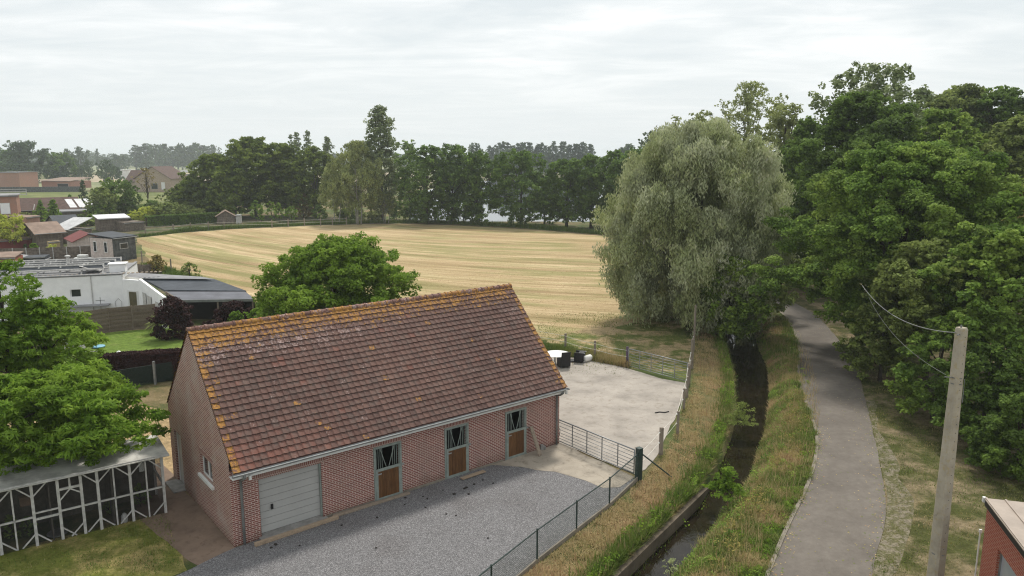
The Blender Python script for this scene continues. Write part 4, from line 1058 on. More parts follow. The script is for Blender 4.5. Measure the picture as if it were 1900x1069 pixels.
for k, (x, yv, top, hw, mt, lb) in enumerate([(1950, 41, 300, 90, 'maple', 'tall green tree just inside the right edge behind the pole'), (1950, 70, 250, 110, 'olive', 'olive tree at the right edge behind the rusty tree')]):
    ptree(lb, mt, x, yv, top, hw, top+250, prof='egg', lobes=34, sub=13, leaf=(.26, .19), flat=.6)
# ---- trees behind the willow
BACK = dict(leaf=(.38, .26), lobes=30, sub=10)
ptree('airy pale treetop standing highest behind the willow', 'birch', 1385, 104, 153, 66, 300, prof='egg', leaf=(.34, .22), lobes=80, sub=10, sr=.34, lr=.24, cov=.55, gaps=.2, r0=.22, limbs=24)
ptree('pale green tree right behind the willow crown', 'birch', 1452, 96, 192, 52, 330, prof='egg', leaf=(.34, .22), lobes=34, sub=11, cov=.85)
ptree('feathery grey treetop left of the airy pale treetop', 'birch', 1300, 100, 205, 42, 330, prof='column', leaf=(.34, .2), lobes=30, sub=10, cov=.7, gaps=.2)
ptree('thin upright treetop above the left shoulder of the willow', 'birch', 1250, 108, 214, 26, 330, prof='column', leaf=(.36, .22), lobes=24, sub=9, cov=.7, gaps=.2)
ptree('distant pale rounded tree left of the willow crown', 'far', 1210, 165, 243, 32, 330, prof='round', leaf=(.5, .36), lobes=22, sub=9, cov=.8)
ptree('deep green tree behind the right shoulder of the willow', 'dark', 1466, 92, 268, 58, 520, prof='egg', lobes=50, sub=13, leaf=(.34, .25), flat=.65)
ptree('dark bushy growth at the end of the shaded path', 'dark', 1440, 84, 390, 70, 560, prof='dome', lobes=44, sub=13, leaf=(.32, .24), flat=.7, name='bush', cat='bush')
# ---- alder row on the lake bank behind the field
al = [(792, 147, 272, 44, 'leftmost alder of the row on the lake bank'), (838, 149, 270, 46, 'broad alder second from the left on the lake bank'), (885, 146, 283, 42, 'alder left of the single free-standing one on the lake bank'),
      (967, 143, 281, 52, 'free-standing alder with clear trunk in the middle of the row'), (1052, 140, 297, 46, 'low alder right of the free-standing one'), (1098, 138, 288, 44, 'bushy alder right of the low one on the lake bank'),
      (1142, 135, 282, 42, 'tall alder next to the willow side of the row'), (1182, 132, 276, 40, 'rightmost alder half hidden by the big willow')]
for k, (x, yv, top, hw, lb) in enumerate(al):
    ptree(lb, 'alder', x, yv, top, hw*1.22, 409, prof='egg', lobes=64, sub=12, lr=.30, sr=.33, leaf=(.44, .32), cov=.85, gaps=.2, flat=.7, r0=.28, limbs=16, group='alder row on the lake bank', seed=200+k*3)
for k, (x, yv, lb) in enumerate([(780, 151, 'low dark understorey bush left in the alder row'), (860, 151, 'low dark bush between the left alders'), (1010, 148, 'low dark bush right of the free-standing alder'), (1120, 141, 'low dark bush under the right alders')]):
    ptree(lb, 'alder', x, yv, 366, 34, 412, prof='dome', lobes=20, sub=10, leaf=(.46, .34), cov=.75, gaps=.25, name='bush', cat='bush')
# ---- birches and poplar in the middle
ptree('tall dark poplar spire with pointed tip left of centre', 'poplar', 707, 152, 198, 40, 392, prof='column', lobes=90, sub=11, lr=.34, sr=.32, leaf=(.42, .30), cov=.85, flat=.95, r0=.3)
ptree('drooping grey birch in front of the tall poplar', 'birch', 662, 146, 262, 46, 385, prof='egg', lobes=64, sub=12, lr=.28, leaf=(.42, .18), droop=.55, hang=.9, flat=.95, bark=M_BARKB, multi=3, r0=.14)
ptree('smaller brownish birch left of the drooping birch', 'birch', 622, 147, 300, 30, 385, prof='egg', lobes=30, sub=10, leaf=(.42, .16), droop=.55, hang=.9, flat=.95, bark=M_BARKB, multi=2, r0=.12)
ptree('low green sapling clump under the tall poplar', 'birch', 715, 149, 360, 24, 396, prof='egg', lobes=18, sub=9, leaf=(.4, .2), bark=M_BARKB, multi=3, r0=.09)
ptree('pale rounded tree in haze right of the tall poplar', 'maple', 758, 205, 262, 42, 400, prof='egg', lobes=28, sub=10, leaf=(.6, .42))
# ---- beech group left of centre
be = [(360, 168, 330, 36, 'small beech at the left foot of the dark beech group'), (402, 166, 288, 56, 'broad beech on the left shoulder of the beech group'), (470, 164, 257, 68, 'tallest domed beech of the dark beech group'),
      (528, 166, 268, 44, 'beech right of the tallest domed one'), (582, 162, 274, 44, 'rounded beech at the right end of the beech group'), (435, 160, 330, 45, 'inner beech with pale trunk showing low in the group')]
for k, (x, yv, top, hw, lb) in enumerate(be):
    ptree(lb, 'beech', x, yv, top, hw*1.12, 385, prof='dome', lobes=70, sub=13, lr=.28, leaf=(.5, .36), cov=1.0, flat=.5, up=.55, bark=M_BARKG, r0=.32, limbs=14, group='dark beech group', seed=300+k*5)
for k, (x, yv, top, hw, lb) in enumerate([(552, 250, 246, 12, 'left one of the poplar tips above the beeches'), (572, 250, 243, 13, 'right one of the poplar tips above the beeches'), (541, 255, 250, 7, 'thin poplar tip above the beeches'), (608, 235, 254, 15, 'single poplar tip between beeches and birches')]):
    ptree(lb, 'poplar', x, yv, top, hw, 360, prof='column', lobes=44, sub=10, lr=.5, leaf=(.6, .42), cov=1.0)
for k, (x, base, top, hw, lb) in enumerate([(443, 408, 371, 13, 'leftmost young tree planted before the beeches'), (474, 412, 372, 13, 'second young tree planted before the beeches'), (484, 415, 380, 8, 'slim young tree in the middle before the beeches'),
      (503, 415, 374, 10, 'narrow young tree right of the slim one'), (517, 413, 377, 9, 'fifth young tree before the beeches'), (540, 413, 384, 12, 'sparse young tree at the right end before the beeches')]):
    yv = G(x, base).y
    ptree(lb, 'bright', x, yv, top, hw, base-6, prof='egg', lobes=16, sub=8, lr=.36, leaf=(.36, .26), cov=.8, r0=.07, group='young trees before the beeches', name='young_tree')
for k, (x, base, top, hw, mt, lb) in enumerate([(592, 408, 382, 17, 'maple', 'rounded green bush under the right beech'), (562, 404, 360, 28, 'rust', 'brownish understorey bush below the beeches'), (400, 402, 372, 34, 'dark', 'dark shrub behind the long dark hedge'),
      (350, 404, 376, 30, 'olive', 'olive shrub above the left end of the dark hedge'), (318, 398, 352, 26, 'olive', 'feathery green shrub below the farmhouse gable'), (296, 402, 378, 28, 'olive', 'low olive bush left of the feathery shrub'), (372, 398, 384, 24, 'bright', 'light green shrub over the hedge before the beeches'),
      (416, 396, 383, 18, 'bright', 'light green shrub beside the small dark hut'), (655, 404, 385, 24, 'birch', 'greyish bush at the foot of the birches')]):
    yv = G(x, base).y
    ptree(lb, mt, x, yv, top, hw, base-3, prof='dome', lobes=20, sub=10, lr=.34, leaf=(.42, .3), cov=.9, r0=.1, name='bush', cat='bush')
# ---- the round tree behind the stable
tree('round bright green tree directly behind the stable roof', 'bright', (XAT(628, 49, 3), 49), ZAT(448, 49), .7, 4.9, .22, prof='egg', lobes=84, sub=15, lr=.28, sr=.33, leaf=(.19, .135), cov=1.0, flat=.65, up=.4, limbs=12, ell=1.0, wob=.08)
tree('low green shrub at the left foot of the round tree', 'bright', (XAT(505, 51, 1.5), 51), ZAT(545, 51), .3, 1.7, .1, prof='dome', lobes=24, sub=11, leaf=(.2, .15), name='bush', cat='bush')
# ---- feathery trees at the left over the aviary
GL = dict(leaf=(.26, .075), droop=.15, limbs=16, sr=.36)
tree('low feathery acacia with layered branches lying over the aviary roof', 'gled', (XAT(165, 28.5, 3.2), 28.5), ZAT(680, 27), 2.4, 2.9, .14, off=(.3, -2.75), prof='spread', lobes=74, sub=18, lr=.25, cov=1.0, flat=.45, up=.55, seed=71, ell=1.15, core=.3, **GL)
tree('taller airy acacia with slim trunk at the far left side', 'gled', (XAT(20, 31.5, 3.5), 31.5), ZAT(486, 31.5), 2.9, 2.6, .17, prof='egg', lobes=56, sub=15, lr=.25, cov=.62, flat=.42, up=.5, gaps=.3, seed=83, core=.25, **GL)
tree('feathery acacia between the airy one and the low one', 'gled', (XAT(85, 31.5, 4), 31.5), ZAT(560, 31.5), 2.3, 2.9, .13, prof='dome', lobes=66, sub=16, lr=.25, cov=.72, flat=.42, up=.55, gaps=.22, seed=91, core=.3, **GL)
# ---- trees and shrubs of the left gardens
LG = [(155, 397, 338, 13, 'spruce', 'cone', 'dark narrow spruce between the allotment roofs', 'spruce'), (230, 408, 338, 24, 'dark', 'egg', 'round dark green tree above the white flat shed roof', 'tree'), (205, 400, 334, 16, 'bright', 'egg', 'bright green treetop left of the round dark tree', 'tree'),
      (229, 408, 371, 22, 'dark', 'dome', 'clipped green dome below the round dark tree', 'bush'), (188, 412, 352, 20, 'olive', 'egg', 'olive green tree right of the narrow spruce', 'tree'), (190, 412, 376, 22, 'maple', 'dome', 'leafy bush right of the spruce foot', 'bush'),
      (75, 412, 375, 13, 'bright', 'cone', 'left bright conical tree before the allotment roof', 'tree'), (99, 415, 374, 15, 'bright', 'cone', 'right bright conical tree before the allotment roof', 'tree'), (102, 424, 404, 15, 'maple', 'column', 'clipped square green hedge by the allotment houses', 'hedge'),
      (8, 462, 404, 30, 'yellow', 'round', 'yellow-green round bush at the far left side', 'bush'), (48, 424, 398, 14, 'olive', 'egg', 'grey-green bush against the orange brick house', 'bush'), (275, 414, 388, 22, 'yellow', 'spread', 'yellowish creeper sprawling over the plank shed', 'bush'),
      (312, 414, 380, 26, 'olive', 'dome', 'soft round willow bush beside the plank shed', 'bush'), (155, 420, 408, 14, 'olive', 'dome', 'pale flowering shrub between the sheds', 'bush'), (130, 385, 365, 8, 'bright', 'cone', 'small bright conifer left of the spruce', 'tree'),
      (48, 340, 263, 36, 'far', 'egg', 'large rounded poplar at the far left skyline', 'tree'), (14, 336, 278, 26, 'dark', 'egg', 'dark tree behind the far brick house', 'tree'), (106, 338, 284, 26, 'dark', 'egg', 'spreading dark tree right of the large rounded poplar', 'tree'),
      (108, 338, 302, 22, 'far', 'dome', 'low willow tree before the spreading dark tree', 'tree'), (208, 338, 308, 16, 'spruce', 'dome', 'dark pyramidal tree left of the farmhouse', 'tree'), (-6, 330, 285, 24, 'far', 'egg', 'half seen tree at the left skyline edge', 'tree')]
for k, (x, base, top, hw, mt, pf, lb, ct) in enumerate(LG):
    yv = G(x, base).y; lf = max(.26, yv*.0028)
    ptree(lb, mt, x, yv, top-(3 if base > 350 else 0), hw*1.3, base-2 if ct != 'tree' else base-(base-top)*.15, prof=pf, lobes=24, sub=11, lr=.34, leaf=(lf, lf*.7), cov=1.0, r0=.16, name={'spruce': 'spruce_tree', 'hedge': 'garden_hedge', 'bush': 'bush'}.get(ct, 'tree'), cat=ct)
ptree('bare-crowned tree with thin brown twigs before the farmhouse', 'rust', 272, 172, 312, 22, 350, prof='round', lobes=26, sub=6, sr=.2, leaf=(.4, .2), cov=.45, gaps=.3, r0=.12, limbs=22)
ptree('dark reddish small tree at the field edge by the slate shed', 'rust', 290, 84, 474, 17, 505, prof='egg', lobes=22, sub=11, leaf=(.24, .17), r0=.07)
ptree('pale green elder shrub at the field edge above the dark roof', 'olive', 352, 78, 488, 17, 512, prof='dome', lobes=18, sub=9, leaf=(.22, .15), cov=.6, r0=.06, name='bush', cat='bush')
ptree('purple-leaved shrub at the left corner of the carport', 'purple', 322, 53.2, 552, 36, 640, prof='dome', lobes=44, sub=13, lr=.34, leaf=(.15, .1), cov=1.2, r0=.08, name='bush', cat='bush')
ptree('purple-leaved shrub at the right side of the carport', 'purple', 434, 53.0, 562, 42, 640, prof='dome', lobes=48, sub=13, lr=.34, leaf=(.15, .1), cov=1.2, r0=.08, name='bush', cat='bush', ell=1.2)
ptree('small bright shrub in front of the right purple shrub', 'bright', 438, 51, 578, 18, 606, prof='dome', lobes=18, sub=9, leaf=(.15, .11), r0=.05, name='bush', cat='bush')
tree('green plant on the brook edge at the lower right bank', 'bright', G(1348, 948, -.75)[:2], 1.0, -.5, .72, .03, prof='dome', lobes=20, sub=12, lr=.36, leaf=(.17, .06), droop=.3, cov=.8, name='brook_plant', cat='plant')
tree('twiggy dark plant hanging over the brook from the left bank', 'olive', (XAT(1374, 35.6), 35.6), 1.0, -.5, .85, .03, prof='dome', lobes=20, sub=11, lr=.36, leaf=(.15, .04), droop=.3, cov=.6, gaps=.2, name='brook_plant', cat='plant')
ptree('white-flowering dry weed at the lower end of the brook', 'willow', 1245, 21.8, 1040, 22, 1075, prof='egg', lobes=14, sub=8, lr=.36, leaf=(.06, .03), cov=.4, gaps=.3, r0=.01, name='brook_plant', cat='plant')
# more garden greenery between the sheds
for k, (x, base, top, hw, mt, lb) in enumerate([(22, 462, 440, 24, 'dark', 'low dark hedge plant under the yellow-green round bush'), (62, 470, 452, 10, 'bright', 'small green shrub by the long red shed'), (96, 476, 455, 14, 'yellow', 'yellowish-green shrub before the tan board screen'),
      (212, 455, 441, 22, 'bright', 'weedy green tuft between the corrugated roof and the slate shed'), (170, 418, 398, 14, 'maple', 'green shrub at the right foot of the spruce'), (128, 424, 404, 16, 'dark', 'dark shrub between the allotment roofs'), (250, 408, 386, 18, 'dark', 'dark shrub right of the clipped dome'),
      (265, 396, 380, 16, 'olive', 'olive shrub below the bare-crowned tree'), (338, 412, 392, 22, 'dark', 'dark shrub over the middle of the long hedge'), (365, 410, 390, 24, 'olive', 'olive shrub over the right part of the long hedge'), (150, 415, 398, 12, 'olive', 'small shrub left of the spruce foot'), (30, 412, 392, 16, 'dark', 'dark shrub beside the orange house corner'),
      (282, 402, 372, 22, 'dark', 'dark leafy tree between the farmhouse and the hedge'), (335, 394, 362, 22, 'dark', 'dark tree merging into the left beech'), (60, 440, 420, 14, 'olive', 'dusty shrub in front of the orange annex'), (690, 408, 392, 20, 'birch', 'scrubby bush under the birches'), (640, 408, 388, 20, 'beech', 'dark scrubby bush left of the birches'),
      (735, 408, 372, 22, 'dark', 'dark bush between the poplar and the alders'), (770, 410, 360, 26, 'dark', 'dark bush at the left end of the alder row')]):
    yv = G(x, base).y; lf = max(.2, yv*.0026)
    ptree(lb, mt, x, yv, top, hw, base-2, prof='dome', lobes=20, sub=10, lr=.36, leaf=(lf, lf*.7), cov=1.0, r0=.06, name='bush', cat='bush')
# ================================================================ aviary with white frame
M_WFR = simple('weathered_white_frame', (.50, .49, .47), .7, .3, 0, .2, 6); M_AVR = simple('mossy_white_roof', (.5, .49, .46), .85, .2, 0, .35, 1.4)
M_NET = chain_mat('dark_wire_net', (.03, .03, .032), .03, .2)
A0, A1 = Vector(G(310, 951)), Vector(G(-40, 1041)); ad = (A0-A1); AL = ad.length; aa = math.atan2(ad.y, ad.x)
av = empty('aviary', (A1.x, A1.y, 0), aa, 'long white framed aviary with dark wire netting beside the stable gable', 'aviary')
AH, AD = 2.2, 1.9
S = lambda px: (px+40)/350*AL*(1-.10*(1-(px+40)/350))          # photo column -> length along the front
posts = [S(x) for x in (3, 68, 115, 157, 187, 247)] + [AL-.04]
for x in [.04]+posts: MB().b2((x-.045, -.045, 0), (x+.045, .045, AH)).build('post', M_WFR, av)
for x in (S(32), S(217), S(277)): MB().b2((x-.025, -.03, .02), (x+.025, .03, AH)).build('mullion', M_WFR, av)
MB().b2((0, -.05, AH), (AL, .05, AH+.1)).build('head_rail', M_WFR, av)
MB().b2((0, -.03, 1.02), (S(68), .03, 1.08)).b2((S(68), -.03, 1.15), (S(115), .03, 1.2)).b2((S(68), -.035, .92), (S(115), .035, .99)).b2((S(115), -.03, 1.02), (AL, .03, 1.08)).b2((S(115), -.035, 1.78), (S(157), .035, 1.86)).b2((S(137)-.03, -.03, 1.86), (S(137)+.03, .03, AH)).build('mid_rail', M_WFR, av)
m = MB()
def brace(x, up, s, L=.42):
    z0 = AH-.02 if up else .04; m.bar((x, -.02, z0-L if up else z0+L), (x+s*L, -.02, z0), .04, .04)
for x, q in ((S(3), (1, -1)), (S(68), (1, -1)), (S(187), (1, -1)), (S(247), (1, -1)), (AL-.04, (-1,))):
    for s_ in q: brace(x, True, s_)
for x, q in ((S(3), (1, -1)), (S(68), (1, -1)), (S(115), (1,)), (S(157), (-1,)), (S(187), (1, -1)), (S(247), (1, -1)), (AL-.04, (-1,))):
    for s_ in q: brace(x, False, s_)
m.bar((S(137), -.02, 1.78), (S(115), -.02, 1.4), .04, .04); m.bar((S(137), -.02, 1.78), (S(157), -.02, 1.55), .04, .04)
m.build_each('brace', M_WFR, av)
m = MB(); m.face([(0, .0, 0), (AL, .0, 0), (AL, .0, AH), (0, .0, AH)]); m.face([(AL, 0, 0), (AL, AD, 0), (AL, AD, AH), (AL, 0, AH)]); m.build('wire_net', M_NET, av)
MB().b2((0, AD-.05, 0), (AL, AD, AH)).b2((-.05, 0, 0), (0, AD, AH)).b2((AL*.37, .1, 0), (AL*.37+.04, AD-.06, AH)).b2((AL*.7, .1, 0), (AL*.7+.04, AD-.06, AH)).build('back_panel', simple('dark_boards', (.16, .14, .12), .9, .1, 0, .3), av)
MB().b2((AL-.045, AD-.09, 0), (AL+.045, AD, AH)).b2((AL-.04, 0, 1.02), (AL+.03, AD, 1.08)).build('side_frame', M_WFR, av)
m = MB(); 
nsh = 6
for k in range(nsh): m.box(((k+.5)*(AL+.3)/nsh-.1, AD/2-.05, AH+.13), ((AL+.3)/nsh+.01, AD+.35, .03), 0, 0, Matrix.Rotation(.05, 3, 'X'))
m.build('roof', M_AVR, av)
MB().b2((-.1, -.16, AH+.03), (AL+.2, -.10, AH+.13)).build('eave_board', M_WFR, av)
# things kept in the aviary
def crate(loc, d, mat, label, cat, name): 
    m = MB(); m.b2((-d[0]/2, -d[1]/2, 0), (d[0]/2, d[1]/2, d[2])); m.b2((-d[0]/2-.02, -d[1]/2-.02, d[2]), (d[0]/2+.02, d[1]/2+.02, d[2]+.03)); o = m.build(name, mat, label=label, cat=cat, bevel=.01); o.location = loc; o.rotation_euler = (0, 0, aa); return o
AW = lambda x, y, z=0.0: Vector((A1.x+math.cos(aa)*x-math.sin(aa)*y, A1.y+math.sin(aa)*x+math.cos(aa)*y, z))
MB().lathe((0, 0, 0), [(.10, 0), (.11, .02), (.11, .24), (.07, .30), (.05, .34)], 12).build('water_bottle', M_WHITE, label='white water bottle on the ground inside the aviary front', cat='bottle', smooth=True).location = AW(S(231), .12)
crate(AW(S(272), .25, 1.72), (.16, .1, .3), M_WHITE, 'white box hung high inside the aviary near the right end', 'box', 'hanging_box')
crate(AW(S(57), .5, 1.35), (.35, .25, .3), simple('nest_box_wood', (.2, .13, .09), .9), 'brown nest box hung inside the left part of the aviary', 'nest box', 'nest_box')
MB().lathe((0, 0, 0), [(.24, 0), (.34, .06), (.33, .09), (.2, .05)], 16).build('feeding_dish', M_GALV, label='grey metal dish on the aviary floor behind the left bays', cat='dish', smooth=True).location = AW(S(108), .5)
for x, h, lb in ((270, .95, 'leafy plant growing behind the netting at the right end of the aviary'), (210, .55, 'low leafy plant behind the netting in the middle of the aviary'), (25, .9, 'leafy plant growing behind the netting at the left end of the aviary'), (55, .7, 'second leafy plant behind the netting in the left aviary bays')):
    p = AW(S(x), 1.0); tree(lb, 'maple', (p.x, p.y), h, .1, h*.42, .02, prof='dome', lobes=12, sub=8, lr=.4, leaf=(.12, .07), cov=.8, name='aviary_plant', cat='plant')
# ================================================================ fences and hedges of the neighbour
M_PANEL = wood_mat('brown_fence_wood', (.14, .11, .085), (.24, .19, .15), axis='H', gloss=.9)
def panel_fence(pts, h, label, npost, mat, conc=None):
    o = pts[0]; r = empty('panel_fence', o, 0, label, 'fence')
    L = [0]
    for a, b in zip(pts[:-1], pts[1:]): L.append(L[-1]+(b-a).length)
    def at(s):
        k = max(i for i in range(len(L)-1) if L[i] <= s+1e-9); t = (s-L[k])/(L[k+1]-L[k]); return pts[k].lerp(pts[k+1], min(1, t))-o
    for k in range(npost):
        p = at(L[-1]*k/(npost-1)); MB().tube([p, p+Vector((0, 0, h+.05))], .055, 6).build('post', conc or mat, r)
    n = int(h/.15)
    for k in range(npost-1):
        a = at(L[-1]*k/(npost-1)); b = at(L[-1]*(k+1)/(npost-1)); m = MB(); d = (b-a).normalized(); nn = Vector((-d.y, d.x, 0))
        for j in range(n):
            off = nn*(.025 if j % 2 else -.015); m.bar(a+off+Vector((0, 0, .1+j*h/n)), b+off+Vector((0, 0, .1+j*h/n)), .02, h/n*1.02, random.random())
        m.build('board_panel', mat, r)
panel_fence([G(120, 632), G(195, 618), G(290, 608)], 1.85, 'brown woven wood panel fence along the back of the lawn', 5, M_PANEL)
def hedge(name, A, B, w_, h_, mat, label, leaf, n=5200, cat='hedge'):
    A = Vector(A); B = Vector(B); L = (B-A).length; rng = np.random.default_rng(int(L*100)); r = empty(name, A, math.atan2(B.y-A.y, B.x-A.x), label, cat)
    u = rng.uniform(0, L, n); side = rng.integers(0, 5, n); y = rng.uniform(-w_/2, w_/2, n); z = rng.uniform(.05, h_, n)
    z = np.where(side < 2, h_, z); y = np.where(side == 2, -w_/2, np.where(side == 3, w_/2, np.where(side == 4, -w_/2, y)))
    dep = np.abs(rng.normal(size=n))*.07
    bump_ = .16*(fbm(u, z+y, .8, 3)-.5)*2
    P = np.stack([u, np.where(side >= 2, y*(1-dep/w_*2)+np.sign(y)*bump_*.6, y), np.where(side < 2, z-dep+bump_, z)], 1)
    N = rng.normal(size=(n, 3))*.5+np.stack([0*u, np.where(side >= 2, np.sign(y), 0), np.where(side < 2, 1, .2)], 1)
    V_ = leaf_quads(rng, P, N, leaf[0], leaf[1], 0)
    mesh_obj('foliage', np_mesh('foliage', V_, np.arange(len(V_)).reshape(-1, 4), np.clip(.4+.25*(fbm(u, z, .5, 9)-.5)+rng.normal(size=n)*.16, 0, 1), LEAF[mat]), r)
    m = MB(); m.b2((.1, -w_/2+.14, 0), (L-.1, w_/2-.14, h_-.16)); m.build('inner_twigs', M_BARK, r); return r
hedge('beech_hedge', G(150, 716), G(345, 701), 1.0, 1.75, 'purple', 'clipped dark purple hedge between the lawn and the stable', (.13, .085), 26000)
hedge('dark_hedge', G(272, 421), G(412, 413), 2.0, 2.0, 'dark', 'long low dark hedge along the far left edge of the hay field', (.4, .28), 5000)
# dark wire fence in front of the purple hedge
p0, p1 = G(170, 732), G(345, 703); r = empty('wire_fence', p0, 0, 'green wire fence with a concrete post before the purple hedge', 'fence')
m = MB(); d = p1-p0; m.face([(0, 0, .05), (d.x, d.y, .05), (d.x, d.y, 1.15), (0, 0, 1.15)]); m.build('wire_mesh', chain_mat('dark_green_mesh', (.012, .035, .03), .05, .38), r)
MB().tube([(0, 0, 1.15), tuple(d+Vector((0, 0, 1.15)))], .012, 5).build('top_wire', M_GPAINT, r)
for t in (.66,): MB().b2((-.06, -.06, 0), (.06, .06, 1.38)).build('concrete_post', M_GALV, r).location = d*t+Vector((.05, -.08, 0))
# spiky plant, lawn things
rng = np.random.default_rng(5); r = empty('yucca_plant', G(298, 618), 0, 'spiky green palm-like plant by the panel fence', 'plant')
V_ = []; 
for k in range(120):
    a = rng.uniform(0, 6.28); el = rng.uniform(.1, 1.35); L = rng.uniform(.9, 1.5); d = np.array([math.cos(a)*math.cos(el), math.sin(a)*math.cos(el), math.sin(el)]); s = np.array([-math.sin(a), math.cos(a), 0])*.045
    b = np.array([0, 0, .5]); mid = b+d*L*.6; tip = b+d*L+np.array([0, 0, -.35*L*math.cos(el)]); V_ += [b, mid+s, tip, mid-s]
V_ = np.array(V_); mesh_obj('leaves', np_mesh('leaves', V_, np.arange(len(V_)).reshape(-1, 4), rng.uniform(.3, 1, len(V_)//4), LEAF['olive']), r)
MB().tube([(0, 0, 0), (.03, 0, .6)], .1, 7).build('stem', M_BARK, r)
o = MB().lathe((0, 0, 0), [(.25, 0), (.42, .05), (.42, .12), (.30, .14)], 20).build('paddling_dish', simple('pale_blue_plastic', (.2, .42, .55), .4), label='small blue plastic dish on the lawn', cat='dish', smooth=True); o.location = G(183, 645)
bm = bmesh.new(); bmesh.ops.create_uvsphere(bm, u_segments=16, v_segments=10, radius=.17); me = bpy.data.meshes.new('ball'); bm.to_mesh(me); bm.free(); me.materials.append(M_WHITE); me.polygons.foreach_set('use_smooth', [True]*len(me.polygons))
mesh_obj('ball', me, label='white ball lying on the lawn near the purple hedge', cat='ball').location = G(221, 660)+Vector((0, 0, .17))
m = MB(); m.box((0, 0, .45), (1.3, .5, .06), 0, 0, Matrix.Rotation(.9, 3, 'X')).b2((-.65, -.4, 0), (-.6, .35, .8)).b2((.6, -.4, 0), (.65, .35, .8)).b2((-.6, .1, .3), (.6, .16, .75)); o = m.build('lounger', M_WFR, label='pale grey lounge seat standing on the lawn under the acacia', cat='lounger'); o.location = G(137, 650); o.rotation_euler = (0, 0, .3)
m = MB(); m.bar((-1.0, -.35, .05), (1.0, .35, .05), .1, .06); m.build('white_pole', M_WFR, label='white pole lying on the lawn beside the lounge seat', cat='pole').location = G(155, 655)
# ================================================================ neighbour's white bungalow
M_REND = simple('white_render', (.86, .86, .86), .8, .2, 0, .05, 1.5); M_ROOFD = simple('dark_roofing', (.055, .062, .072), .75, .3, 0, .18, 2)
def seam_roof(name, col, sp, ang=0.0):
    t = NT(name); o = t.coord('Object'); s = t.n('ShaderNodeSeparateXYZ', {'Vector': o})
    k = t.math('LESS_THAN', t.math('FRACT', t.math('DIVIDE', s.outputs[1], sp)), .08); n = t.noise(o, .9, 4, .6); n2 = t.noise(o, 14, 3)
    c = t.mix(t.smooth(n, .3, .7), tuple(x*.85 for x in col), tuple(x*1.2 for x in col)); c = t.mix(t.math('MULTIPLY', n2, .3), c, tuple(x*.6 for x in col))
    c = t.mix(t.math('MULTIPLY', k, .5), c, tuple(x*.35 for x in col)); return t.done(t.principled(c, .7, .3, 0))
M_SLATE = seam_roof('dark_roll_roof', (.075, .085, .10), .55); M_CAR = seam_roof('carport_roof', (.13, .135, .155), .9); M_GREYR = simple('grey_flat_roof', (.26, .26, .265), .85, .2, 0, .15, .8)
Yw = 62.0
def wl(px, Y, z=0.0): return Vector((XAT(px, Y, z), Y, 0))
wa, wb = wl(-30, 58.5, 1.5), wl(229, 61.5, 1.5); yawh = math.atan2(wb.y-wa.y, wb.x-wa.x); WL = (wb-wa).length
wh = empty('white_bungalow', wa, yawh, 'white rendered flat-roofed bungalow with steel racks on its roof', 'house')
WHt = 3.35
opsw = [(WL-3.9, WL-3.1, 1.7, 2.3), (WL-8.3, WL-7.4, 1.2, 2.0)]
m, _ = wall_open(WL, lambda x: WHt, opsw, .3, lambda x, y, z: (x, y, z)); m.b2((0, .302, 0), (.3, 7.5, WHt)); m.b2((WL-.3, .302, 0), (WL, 7.5, WHt)); m.b2((.3, 7.2, 0), (WL-.3, 7.5, WHt)); m.build('wall', M_REND, wh)
for q in opsw: 
    f = MB().b2((q[0], .1, q[2]), (q[0]+.07, .2, q[3])).b2((q[1]-.07, .1, q[2]), (q[1], .2, q[3])).build('window', M_WHITE, wh); MB().b2((q[0]+.07, .14, q[2]), (q[1]-.07, .16, q[3])).build('pane', M_GLASS, f)
MB().b2((.05, .05, WHt), (WL-.05, 7.45, WHt+.06)).b2((0, -.08, WHt+.06), (WL+.05, .25, WHt+.14)).b2((WL-.2, .25, WHt+.06), (WL+.05, 7.5, WHt+.14)).build('roof', M_GREYR, wh)
m = MB()
for k in range(26): m.box((WL*.42+k*.35, .35, WHt+.1), (.18, .4, .05), 0)
m.build('ridge_strip', M_GREYW, wh)
for j, yy in enumerate((1.1, 2.4, 3.9, 5.3)):
    x1 = WL-1.6+.2*j; x0 = .5
    m = MB(); m.bar((x0, yy, WHt+.45), (x1, yy, WHt+.45), .16, .12); m.bar((x0, yy+.55, WHt+.75), (x1, yy+.55, WHt+.75), .14, .1)
    for k in range(6): m.bar((x0+(x1-x0)*k/5, yy-.05, WHt+.06), (x0+(x1-x0)*k/5, yy+.6, WHt+.8), .12, .09)
    fr = m.build('roof_rack', M_WFR, wh); MB().face([(x0, yy+.1, WHt+.42), (x1, yy+.1, WHt+.42), (x1, yy+.5, WHt+.7), (x0, yy+.5, WHt+.7)]).build('panel', M_ROOFD, fr)
MB().b2((WL-1.1, 1.2, WHt+.06), (WL+.1, 2.2, WHt+.75)).b2((WL-1.2, 1.1, WHt+.75), (WL+.2, 2.3, WHt+.82)).build('roof_box', M_REND, wh)
MB().box((WL-2.6, 2.4, WHt+.45), (1.6, 2.2, .05), 0, 0, Matrix.Rotation(.3, 3, 'Y')).build('skylight', M_WFR, wh)
MB().tube([(WL-4.6, 3.2, WHt), (WL-4.6, 3.2, WHt+1.3)], .14, 8).lathe((WL-4.6, 3.2, WHt+1.3), [(.22, 0), (.22, .1), (.1, .15)], 10).build('chimney', M_WFR, wh)
MB().tube([(WL-2.3, -.05, .1), (WL-2.3, -.05, WHt)], .04, 6).build('downpipe', M_WFR, wh)
